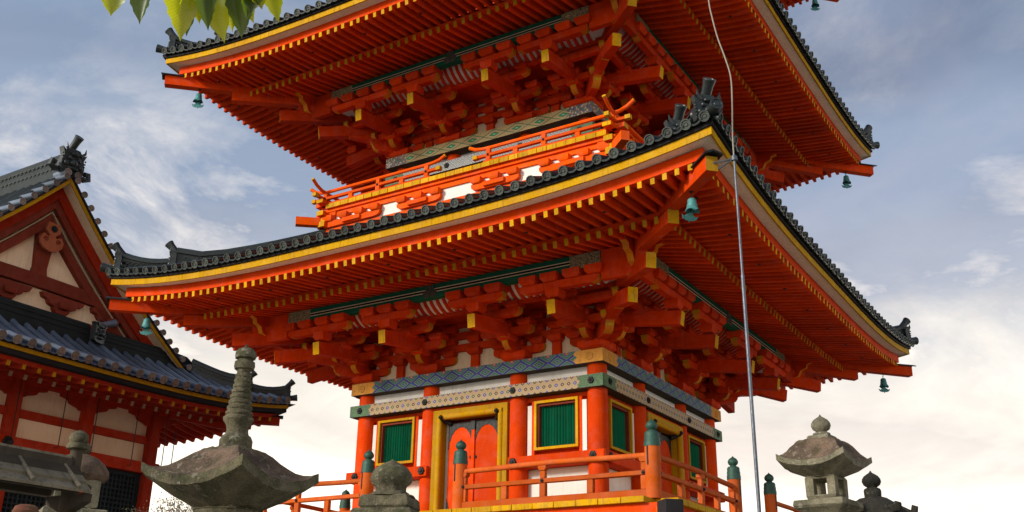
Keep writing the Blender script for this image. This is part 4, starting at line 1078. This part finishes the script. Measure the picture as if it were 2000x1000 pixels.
for (sx, sy, E, dh, lab, spin, sway) in ((1, -1, E1, .50, 'turquoise wind bell seen from below at the lower roof corner nearest the viewer', .9, .45), (-1, -1, E1, .50, 'turquoise wind bell hanging in front of the hall gable', .6, .25), (1, 1, E1, .50, 'dark wind bell under the far right corner of the lower roof', .5, 0),
                                     (-1, -1, E2, .50, 'wind bell under the left corner of the upper roof, against the sky', .7, .1), (1, 1, E2, .50, 'dark wind bell under the right corner of the upper roof', .5, .1), (1, 1, E3, .50, 'wind bell cut by the top edge of the picture', .5, .15)):
    h = E['ht']-dh; z = E['zfly'](E['hb'], E['hb'])+(E['hz']-E['zfly'](E['hb'], E['hb']))*(h-E['hb']+.1)/(E['ht']-E['hb']+.1)-.105
    bell(T(sx*h, sy*h, z), lab, 1.0, spin, sway)

# ------------------------------------------------------------------ lightning conductor
pb = Vector((6.36, -6.08, -.9))
lc = tag(empty('lightning_conductor', Matrix.Translation(pb)), 'tall thin steel conductor pole with a cable, in front of the near roof corner', 'pole')
zt_p = 4.78
part('pole', merge(tube([(pb.x, pb.y, -.9), (pb.x, pb.y, 3.1)], .022, 10), tube([(pb.x, pb.y, 3.1), (pb.x, pb.y, zt_p)], .016, 10)), 'steel', lc)
top = Vector((pb.x, pb.y, zt_p))
dp = (top-CAM).dot(FW)
cp = [top-Vector((0, 0, .1)), top+Vector((.0, 0, .25))]+[at(px, py, dp+k) for px, py, k in ((1430, 200, .05), (1427, 150, .15), (1415, 110, .25), (1402, 75, .35), (1391, 35, .45), (1384, 0, .55), (1380, -60, .7), (1376, -160, 1.0))]
def smooth_path(P_, n=6):
    out = []
    for i in range(len(P_)-1):
        a0, a1, a2, a3 = P_[max(i-1, 0)], P_[i], P_[i+1], P_[min(i+2, len(P_)-1)]
        for k in range(n):
            t = k/n; out.append(.5*((2*a1)+(a2-a0)*t+(2*a0-5*a1+4*a2-a3)*t*t+(3*a1-a0-3*a2+a3)*t**3))
    return out+[P_[-1]]
part('cable', tube(smooth_path(cp), .009, 6), 'cable', lc)
hp_ = Vector((6.0, -6.0, 4.72))
for dx, dz in ((0, .06), (-.16, -.05)):
    q_ = hp_+Vector((dx-.05, -dx+.05-.13 if False else -(dx-.05), dz-.02))
    part('bracket_rod', tube([(pb.x, pb.y, zt_p-.06), tuple(q_+Vector((.06, -.06, 0)))], .013, 6), 'steel', lc)
part('clamp', lathe([(.04, -.03), (.045, 0), (.04, .03)], 10), 'steel', lc, T(pb.x, pb.y, zt_p-.06))

# ------------------------------------------------------------------ stone lanterns and posts in front
def kasa(half, H, lift, edge, neck, zlow, n=10, top_r=.12, sag=1.7, rough=.006):
    """square stone roof with upswept corners: H rise to the crown, lift at the corners, edge thickness, neck radius below"""
    g = G(); rows = 9
    ring = []
    for s in range(4):
        for i in range(n):
            t = -1+2*i/n; ring.append(((t, -1), (1, t), (-t, 1), (-1, -t))[s])
    m = len(ring); rnd = random.Random(int(half*1000))
    def pt(u, v, r, z): return (u*r+rnd.uniform(-rough, rough), v*r+rnd.uniform(-rough, rough), z+rnd.uniform(-rough, rough))
    for j in range(rows):                                   # top, from crown to rim
        f = j/(rows-1); r = top_r+(half-top_r)*f
        for u, v in ring:
            c = (abs(u)*abs(v))**2
            g.v.append(pt(u, v, r, H*(.5+.5*cos(pi*f**sag))+lift*c*f**2.2))
    for j, (f, dz) in enumerate(((1.0, -edge), (.72, -edge-zlow*.45), (.45, -edge-zlow*.9), (neck/half, -edge-zlow))):
        for u, v in ring:
            c = (abs(u)*abs(v))**2; k = f if j < 3 else 1
            if j == 3:
                a = math.atan2(v, u); g.v.append((neck*cos(a), neck*sin(a), dz))
            else:
                cr = 1-(.12 if j == 2 else .04 if j == 1 else 0)*c
                g.v.append(pt(u, v, half*f*cr, dz+lift*c*(f**3)))
    R_n = rows+4
    for j in range(R_n-1):
        for i in range(m): g.f.append((j*m+i, (j+1)*m+i, (j+1)*m+(i+1) % m, j*m+(i+1) % m))
    g.f.append(tuple(range(m))); g.f.append(tuple((R_n-1)*m+i for i in range(m))[::-1])
    g.m = [0 if (q//m) < rows-1 else 1 for q in range(len(g.f)-2)]+[0, 1]
    return g
def face_yaw(p, alpha):                                      # rotation that turns a corner towards the viewer, swung alpha to the right
    v = CAM-p; return math.atan2(v.y, v.x)+alpha
def sq(h0, z0, h1, z1, c=.012): 
    g = G()
    for h, z in ((h0-c, z0), (h0, z0+c), (h1, z1-c), (h1-c, z1)):
        g.v += [(-h, -h, z), (h, -h, z), (h, h, z), (-h, h, z)]
    for k in (0, 4, 8):
        for j in range(4): g.f.append((k+j, k+(j+1) % 4, k+4+(j+1) % 4, k+4+j))
    g.f += [(3, 2, 1, 0), (12, 13, 14, 15)]; g.m = [0]*len(g.f); return g
def sway_mesh(g, amp, seed):                                 # chip and round off cut stone a little
    r = random.Random(seed); g.v = [(x+r.uniform(-amp, amp), y+r.uniform(-amp, amp), z+r.uniform(-amp, amp)) for x, y, z in g.v]; return g

# ringed-spire stone pagoda
p0 = at(456, 905, 7.0); zc_ = p0.z
gz = -2.95
sp = tag(empty('stone_pagoda', T(p0.x, p0.y, gz)), 'mossy stone pagoda with a tall ringed spire and upswept square roof', 'stone pagoda')
MY = T(p0.x, p0.y, 0) @ RZ(face_yaw(p0, radians(5))-pi/4)
M0 = T(p0.x, p0.y, 0)
P = lambda nm, g_, m, M=MY: part(nm, g_, m, sp, M)
P('stone_roof', kasa(.418, .235, .105, .066, .232, .125, 14, .11, .86), ('stone_roof_brown', 'stone_moss'), MY @ T(0, 0, zc_-.135))
zb_ = zc_+.058
P('spire_base', merge(sq(.165, zb_-.01, .160, zb_+.03)), 'stone_moss')
pr = [(.108, zb_+.025), (.112, zb_+.05), (.112, zb_+.10), (.098, zb_+.125), (.078, zb_+.14), (.074, zb_+.165), (.078, zb_+.195), (.088, zb_+.215), (.100, zb_+.235)]
z = zb_+.235; r = .102
for j in range(9):
    pr += [(r, z+.006), (r, z+.022), (r*.86, z+.030), (r*.84, z+.036)]; z += .0385; r *= .925
pr += [(.046, z), (.050, z+.015), (.068, z+.022), (.073, z+.045), (.070, z+.075), (.050, z+.088), (.046, z+.096), (.070, z+.102), (.074, z+.118), (.070, z+.145), (.052, z+.168), (.025, z+.180), (.012, z+.188), (.006, z+.205)]
P('ringed_spire', sway_mesh(lathe(pr, 28), .0025, 3), 'stone_moss', M0)
P('round_body', sway_mesh(lathe([(.26, gz+1.05), (.285, gz+1.25), (.28, gz+1.9), (.262, zc_-.55), (.235, zc_-.48), (.225, zc_-.40), (.228, zc_-.335), (.222, zc_-.32)], 32), .003, 4), 'stone_moss', M0)
P('plinth', merge(sq(.42, gz, .42, gz+.35), sq(.36, gz+.352, .34, gz+.8), sq(.40, gz+.802, .38, gz+1.05)), 'stone_moss')

# onion-topped stone post in the middle
p1_ = at(763, 965, 8.5)
o1 = tag(empty('stone_post', T(p1_.x, p1_.y, gz)), 'squat stone post with a big mossy onion finial, in front of the pagoda door', 'stone post')
MY1 = T(p1_.x, p1_.y, 0) @ RZ(face_yaw(p1_, radians(28))-pi/4); ztp = at(766, 893, 8.5).z
fin = [(.006, 0), (.020, -.012), (.045, -.022), (.085, -.040), (.135, -.075), (.168, -.120), (.177, -.160), (.165, -.198), (.135, -.225), (.128, -.240), (.128, -.268), (.150, -.276), (.158, -.290), (.195, -.30), (.21, -.315)]
part('onion_finial', sway_mesh(lathe([(r, ztp+z) for r, z in fin[::-1]], 28), .002, 8), 'stone_moss', o1, T(p1_.x, p1_.y, 0))
part('cap_block', sway_mesh(merge(sq(.205, ztp-.42, .20, ztp-.312, .02)), .004, 9), 'stone_moss', o1, MY1)
part('post_block', merge(sq(.26, ztp-.62, .25, ztp-.425, .02), sq(.21, gz, .20, ztp-.62)), 'stone_moss', o1, MY1)

def firebox(h, z0, z1, t):
    g = G(); zb2, zt2 = z0+(z1-z0)*.20, z1-(z1-z0)*.16
    g.add(sq(h*.92, z0, h, zb2)); g.add(sq(h, zt2, h*.94, z1))
    for sx in (-1, 1):
        for sy in (-1, 1): g.add(box(min(sx*h, sx*(h-t))*.995, max(sx*h, sx*(h-t))*.995, min(sy*h, sy*(h-t))*.995, max(sy*h, sy*(h-t))*.995, zb2-.01, zt2+.01))
    return g
# pale lantern on the right
pL = at(1609, 893, 11.0); gz2 = -.90
ln = tag(empty('stone_lantern', T(pL.x, pL.y, gz2)), 'pale stone lantern with open fire box standing against the sky on the right', 'stone lantern')
MYL = T(pL.x, pL.y, 0) @ RZ(face_yaw(pL, radians(22))-pi/4)
zk = at(1609, 890, 11.0).z
P = lambda nm, g_, m, M=MYL: part(nm, g_, m, ln, M)
P('lantern_roof', kasa(.375, .262, .095, .058, .19, .085, 12, .15, 1.12), ('stone_roof_brown', 'stone_pale'), MYL @ T(0, 0, zk-.095))
P('finial_base', sway_mesh(merge(sq(.125, zk+.145, .12, zk+.21), ), .003, 2), 'stone_pale')
P('onion_finial', merge(lathe([(.085, zk+.21), (.095, zk+.225), (.092, zk+.24), (.06, zk+.255)], 20), jewel(.105, zk+.25, .20, 22)), 'stone_pale', T(pL.x, pL.y, 0))
zfb = zk-.212
P('fire_box', sway_mesh(firebox(.165, zfb-.265, zfb-.01, .088), .003, 5), 'stone_pale')
P('platform', sway_mesh(merge(sq(.16, zfb-.42, .275, zfb-.345, .006), sq(.275, zfb-.343, .27, zfb-.27)), .003, 6), 'stone_pale')
P('shaft', sway_mesh(lathe([(.24, gz2), (.24, gz2+.2), (.15, gz2+.25), (.14, gz2+.5), (.16, zfb-.52), (.165, zfb-.45), (.15, zfb-.42)], 24), .003, 7), 'stone_pale', T(pL.x, pL.y, 0))
# dark lantern behind it
pD = at(1704, 960, 12.6)
ld = tag(empty('stone_lantern', T(pD.x, pD.y, gz2)), 'dark weathered stone lantern with scrolled roof corners at the lower right', 'stone lantern')
MYD = T(pD.x, pD.y, 0) @ RZ(face_yaw(pD, radians(20))-pi/4); zk2 = at(1704, 972, 12.6).z
P = lambda nm, g_, m, M=MYD: part(nm, g_, m, ld, M)
P('onion_finial', merge(lathe([(.10, zk2-.02), (.105, zk2+.075), (.095, zk2+.10), (.065, zk2+.115)], 18), jewel(.115, zk2+.11, .215, 20)), 'stone_dark', T(pD.x, pD.y, 0))
P('lantern_roof', sway_mesh(merge(lathe([(.10, zk2), (.16, zk2-.01), (.25, zk2-.06), (.33, zk2-.13), (.40, zk2-.21), (.43, zk2-.26), (.40, zk2-.30), (.2, zk2-.34)][::-1], 6)), .006, 11), 'stone_dark')
for j in range(6):
    a_ = j*pi/3
    P('roof_scroll', tube([(.30*cos(a_), .30*sin(a_), zk2-.13), (.40*cos(a_), .40*sin(a_), zk2-.20), (.46*cos(a_), .46*sin(a_), zk2-.19), (.47*cos(a_), .47*sin(a_), zk2-.14), (.43*cos(a_), .43*sin(a_), zk2-.13)], [.03, .045, .05, .045, .035], 9), 'stone_dark')
P('fire_box', firebox(.17, zk2-.62, zk2-.34, .06), 'stone_dark'); P('platform', sq(.18, zk2-.75, .28, zk2-.62), 'stone_dark'); P('shaft', lathe([(.25, gz2), (.22, gz2+.15), (.13, gz2+.2), (.13, zk2-.75)], 20), 'stone_dark', T(pD.x, pD.y, 0))

# round-roofed lantern on the far left, behind the wooden post
pR = at(150, 940, 10.0)
lr = tag(empty('stone_lantern', T(pR.x, pR.y, gz)), 'stone lantern with rounded roof and square windowed fire box behind the wooden post', 'stone lantern')
MYR = T(pR.x, pR.y, 0) @ RZ(face_yaw(pR, radians(45))-pi/4+.12); zr2 = at(155, 937, 10.0).z; xs_ = T(pR.x, pR.y, 0)
P = lambda nm, g_, m, M=MYR: part(nm, g_, m, lr, M)
P('lantern_roof', sway_mesh(lathe([(.12, zr2-.02), (.20, zr2-.03), (.265, zr2+.0), (.29, zr2+.035), (.28, zr2+.09), (.235, zr2+.16), (.16, zr2+.215), (.08, zr2+.245), (.03, zr2+.25)], 26), .004, 21), ('stone_roof_brown',), xs_)
P('onion_finial', jewel(.085, zr2+.245, .16, 18), 'stone_moss', xs_)
def ringframe(h, z0, z1, t):                               # four walls, each with a round-cornered window
    g = G(); hz_ = (z1-z0)/2; zc2 = (z0+z1)/2
    out = [(h*cos(a)*1.0, 0) for a in ()]
    N_ = 28; fr = G()
    def sup(a, hx_, hz2, e=.28): c, s = cos(a), sin(a); return (hx_*math.copysign(abs(c)**e, c), zc2+hz2*math.copysign(abs(s)**e, s))
    for y in (-h, -h+.05):
        for kx, kz, e in ((h, hz_, .18), (h*.62, hz_*.66, .45)):
            for i in range(N_): x, z = sup(2*pi*i/N_, kx, kz, e); fr.v.append((x, y, z))
    for i in range(N_):
        j = (i+1) % N_; A, B_, C_, D_ = i, N_+i, 2*N_+i, 3*N_+i; A2, B2, C2, D2 = j, N_+j, 2*N_+j, 3*N_+j
        fr.f += [(A, A2, B2, B_), (C_, D_, D2, C2), (A, C_, C2, A2), (B_, B2, D2, D_)]
    fr.m = [0]*len(fr.f)
    for k in range(4): g.add(fr, RZ(k*pi/2))
    return g
P('fire_box', ringframe(.20, zr2-.28, zr2-.015, .06), 'stone_pale')
P('platform', sway_mesh(merge(sq(.29, zr2-.375, .285, zr2-.295), sq(.2, zr2-.46, .28, zr2-.378)), .003, 23), 'stone_pale')
P('shaft', lathe([(.26, gz), (.24, gz+.2), (.15, gz+.3), (.14, zr2-.6), (.17, zr2-.46)], 20), 'stone_pale', xs_)

# wooden notice shelter with onion-capped post
pW = at(146, 905, 8.0); zw = pW.z-.048
sh_ = tag(empty('notice_shelter', T(pW.x, pW.y, gz)), 'weathered wooden notice shelter with plank roof and onion-capped post at the left edge', 'shelter')
M0 = T(pW.x, pW.y, 0); P = lambda nm, g_, m, M=M0: part(nm, g_, m, sh_, M)
zpt = at(152, 836, 8.0).z
P('post', sway_mesh(lathe([(.066, gz), (.062, zw-.1), (.050, zw), (.047, zpt-.145)], 14), .002, 31), 'old_wood')
P('post_cap', sway_mesh(merge(lathe([(.05, zpt-.155), (.078, zpt-.145), (.083, zpt-.128), (.078, zpt-.108), (.06, zpt-.10), (.07, zpt-.09), (.074, zpt-.06), (.066, zpt-.03), (.04, zpt-.012), (.01, zpt)], 20)), .003, 32), 'stone_moss')
y0, y1 = -2.6, .005
P('ridge_plank', beam((.03, y0, zw+.03), (.03, -.05, zw+.03), .03, .085), 'old_wood')
P('ridge_plank', box(-.06, .02, y0, -.05, zw+.075, zw+.095), 'wood_grey')
for sgn in (1, -1):
    for j, (a0, a1) in enumerate(((.04, .115), (.105, .185), (.175, .255))):
        z0, z1 = zw-.015-(a0-.04)*.78, zw-.015-(a1-.04)*.78
        gq = G(); dz = .036-.018*j
        gq.v = [(sgn*a0, y0, z0+dz), (sgn*a0, y1, z0+dz), (sgn*a1, y1, z1+dz), (sgn*a1, y0, z1+dz), (sgn*a0, y0, z0-.012+dz), (sgn*a0, y1, z0-.012+dz), (sgn*a1, y1, z1-.02+dz), (sgn*a1, y0, z1-.02+dz)]
        gq.f = [(0, 1, 2, 3), (7, 6, 5, 4), (0, 4, 5, 1), (1, 5, 6, 2), (2, 6, 7, 3), (3, 7, 4, 0)]
        if sgn > 0: gq.f = [f[::-1] for f in gq.f]
        gq.m = [0]*6; P('roof_plank', sway_mesh(gq, .004, 50+j), 'old_wood' if j == 0 else 'wood_grey')
    for yb in (-.11, -.50, -.89, -1.28, -1.67):
        P('roof_batten', tube([(sgn*.03, yb, zw+.02), (sgn*.265, yb, zw-.165)], .017, 8), 'wood_grey')
P('eave_beam', box(.15, .20, y0, y1-.06, zw-.20, zw-.15), 'old_wood'); P('eave_beam', box(-.20, -.15, y0, y1-.06, zw-.20, zw-.15), 'old_wood')
for yb in (-.0, -.9, -1.8):
    P('cross_arm', prism([(-.23, zw-.26), (-.05, zw-.33), (.05, zw-.33), (.23, zw-.26), (.23, zw-.20), (-.23, zw-.20)], yb-.035, yb+.035), 'old_wood')
P('rear_post', lathe([(.066, gz), (.062, zw-.05)], 12), 'old_wood', M0 @ T(0, -2.4, 0))
P('notice_board', box(-.02, .02, -2.3, -.1, gz+.9, zw-.95), 'old_wood')

# small stone figure with a knitted cap, lower left edge
pS = at(50, 1000, 9.0); zs_ = at(50, 985, 9.0).z
st = tag(empty('stone_figure', T(pS.x, pS.y, gz)), 'top of a small stone figure with a reddish knitted cap at the lower left', 'statue')
M0 = T(pS.x, pS.y, 0)
part('figure', lathe([(.22, gz), (.22, gz+.3), (.16, gz+.4), (.19, zs_-.62), (.17, zs_-.35), (.09, zs_-.25), (.07, zs_-.21), (.095, zs_-.16), (.10, zs_-.10), (.09, zs_-.04)], 22), 'stone_pale', st, M0)
part('knitted_cap', sway_mesh(lathe([(.106, zs_-.085), (.112, zs_-.075), (.112, zs_-.055), (.104, zs_-.05), (.095, zs_-.02), (.06, zs_-.002), (.01, zs_+.003)], 24), .002, 41), 'knit_cap', st, M0)

# ------------------------------------------------------------------ vegetation
def leaf_geo(ln, wd, fold, curl, seed):
    r = random.Random(seed); g = G(); n = 12
    for i in range(n+1):
        t = i/n; w = wd*(sin(pi*min(1, t*1.02)**.72)**.85)*(1-.35*t) if 0 < t < 1 else 0
        if t > .86: w = wd*.16*(1-t)/.14+.0002
        ser = 1+(.10 if i % 2 else -.04)
        zc3 = -curl*t*t
        for sx, k in ((-1, 1), (-.5, .5), (0, 0), (.5, .5), (1, 1)):
            g.v.append((sx*w*(ser if k == 1 else 1), t*ln, zc3+fold*w*k*k+r.uniform(-.0006, .0006)))
    g.f = grid_faces(n+1, 5); g.m = [0]*len(g.f); return g
ct = tag(empty('cherry_tree', T(6.2, -16.2, gz)), 'serrated green leaves of a cherry branch hanging into the top left corner', 'tree')
bp = [at(px, py, d_) for px, py, d_ in ((640, -70, 3.3), (540, -46, 3.25), (430, -36, 3.2), (300, -44, 3.2), (200, -60, 3.25), (40, -120, 3.4), (-160, -200, 3.6))]
trunk_top = Vector((6.3, -16.0, bp[-1].z-.2))
part('trunk', tube([(6.2, -16.2, gz-.05), (6.25, -16.15, gz+1.0), (6.2, -16.05, gz+2.0), trunk_top, trunk_top+Vector((-.2, .2, 1.2))], [.16, .13, .11, .09, .05], 12), 'bark', ct)
part('limb', tube([trunk_top]+bp[::-1], [.05, .035, .028, .020, .014, .011, .008, .005], 8), 'bark', ct)
LV = [((217, 36), (224, -34), 21, .5), ((275, 49), (291, -38), 21, -.4), ((207, 4), (196, -46), 18, .9), ((353, 78), (356, -34), 25, .6), ((371, 74), (388, -32), 22, -.5), ((407, 61), (401, -34), 15, .2), ((437, 84), (422, -36), 27, -.35), ((456, 60), (442, -34), 20, .7), ((471, 76), (464, -34), 21, .45), ((498, 46), (474, -36), 23, -.8), ((513, 17), (485, -40), 24, .8), ((540, 44), (536, -44), 18, -.3), ((398, 34), (414, -38), 26, .9), ((345, 40), (362, -40), 22, -1.0), ((424, 52), (436, -36), 22, 1.1), ((488, 26), (500, -42), 22, .3), ((385, 50), (372, -36), 20, 1.2), ((362, 26), (346, -40), 19, .3), ((414, 22), (424, -40), 22, -.9), ((446, 30), (456, -40), 20, -.6), ((478, 40), (488, -40), 15, 1.0), ((506, 2), (520, -44), 20, .5), ((430, 12), (408, -40), 22, .8)]
for i, (tip, bs_, hw, roll) in enumerate(LV):
    d_ = 3.2+.05*((i*7) % 5-2)
    a_ = at(*bs_, d_); b_ = at(*tip, d_-.02+.02*(i % 3)); v = b_-a_; L0 = v.length
    yv = v.normalized(); zv = (-FW+RT*roll*.6+Vector((0, 0, .35))); zv = (zv-yv*zv.dot(yv)).normalized(); xv = yv.cross(zv)
    M = Matrix(((xv.x, yv.x, zv.x, a_.x), (xv.y, yv.y, zv.y, a_.y), (xv.z, yv.z, zv.z, a_.z), (0, 0, 0, 1)))
    part('leaf', leaf_geo(L0, hw*1.45*d_/FPX, .55+.1*(i % 3), .012*(i % 4-1.5), i), 'leaf_dark' if i in (1, 4, 5, 8, 12, 15, 18, 20, 22) else 'leaf_green', ct, M, smooth=80)
    part('leaf_stalk', tube([a_, a_+(a_-b_)*.12+Vector((0, 0, .02)), a_+(a_-b_)*.22+Vector((0, 0, .045))], .0016, 5), 'bark', ct)

# blossoming shrub beyond the hall corner
pT = at(335, 1000, 24.0)
sb = tag(empty('blossom_shrub', T(pT.x, pT.y, -.9)), 'pale blossoming shrub beyond the hall corner at the bottom', 'shrub')
rn = random.Random(5); zt3 = at(335, 968, 24.0).z
tw = G(); lf_ = G(); fl_ = G()
for i in range(46):
    a_ = rn.uniform(0, 2*pi); rr = rn.uniform(.15, 1.25); top_ = zt3-.55*(rr/1.25)**2+rn.uniform(-.35, .12)
    p_ = [Vector((0, 0, -.9)), Vector((rr*.3*cos(a_), rr*.3*sin(a_), top_*.4-.4)), Vector((rr*.75*cos(a_), rr*.75*sin(a_), top_-.35)), Vector((rr*cos(a_), rr*sin(a_), top_))]
    tw.add(tube(p_, [.02, .013, .007, .003], 5))
    for j in range(80):
        k = rn.uniform(.45, 1.0); q_ = p_[2].lerp(p_[3], (k-.45)/.55) if rn.random() < .7 else p_[1].lerp(p_[2], rn.random())
        q_ = q_+Vector((rn.gauss(0, .11), rn.gauss(0, .11), rn.gauss(0, .10))); s_ = rn.uniform(.018, .036)
        R3 = Matrix.Translation(q_) @ RZ(rn.uniform(0, 6.28)) @ RX(rn.uniform(-1.2, 1.2)) @ RY(rn.uniform(-1, 1))
        q4 = G(); q4.v = [(-s_*.5, 0, 0), (0, -s_, 0), (s_*.5, 0, 0), (0, s_, .004)]; q4.f = [(0, 1, 2, 3)]; q4.m = [0]
        (fl_ if rn.random() < .55 else lf_).add(q4, R3)
part('trunk', tw, 'wood_grey', sb, T(pT.x, pT.y, 0)); part('crown', lf_, 'shrub_leaf', sb, T(pT.x, pT.y, 0)); part('blossom', fl_, 'shrub_blossom', sb, T(pT.x, pT.y, 0), kind='stuff')
# ------------------------------------------------------------------ ground
def struct(name, geo, m):
    o = part(name, geo, m, None); o['kind'] = 'structure'; return o
g = G(); R_ = 900
g.v = [(-R_, -R_, -2.95), (R_, -R_, -2.95), (R_, R_, -2.95), (-R_, R_, -2.95)]; g.f = [(0, 1, 2, 3)]; g.m = [0]
struct('ground', g, 'gravel_ground')
struct('terrace', merge(box(-30, 9.5, -8.8, 14, -2.94, -.90)), 'stone_wall')
for o in bpy.data.objects:
    if o.name.startswith('ridge_lattice'): o['kind'] = 'stuff'      # rings too small to pick apart
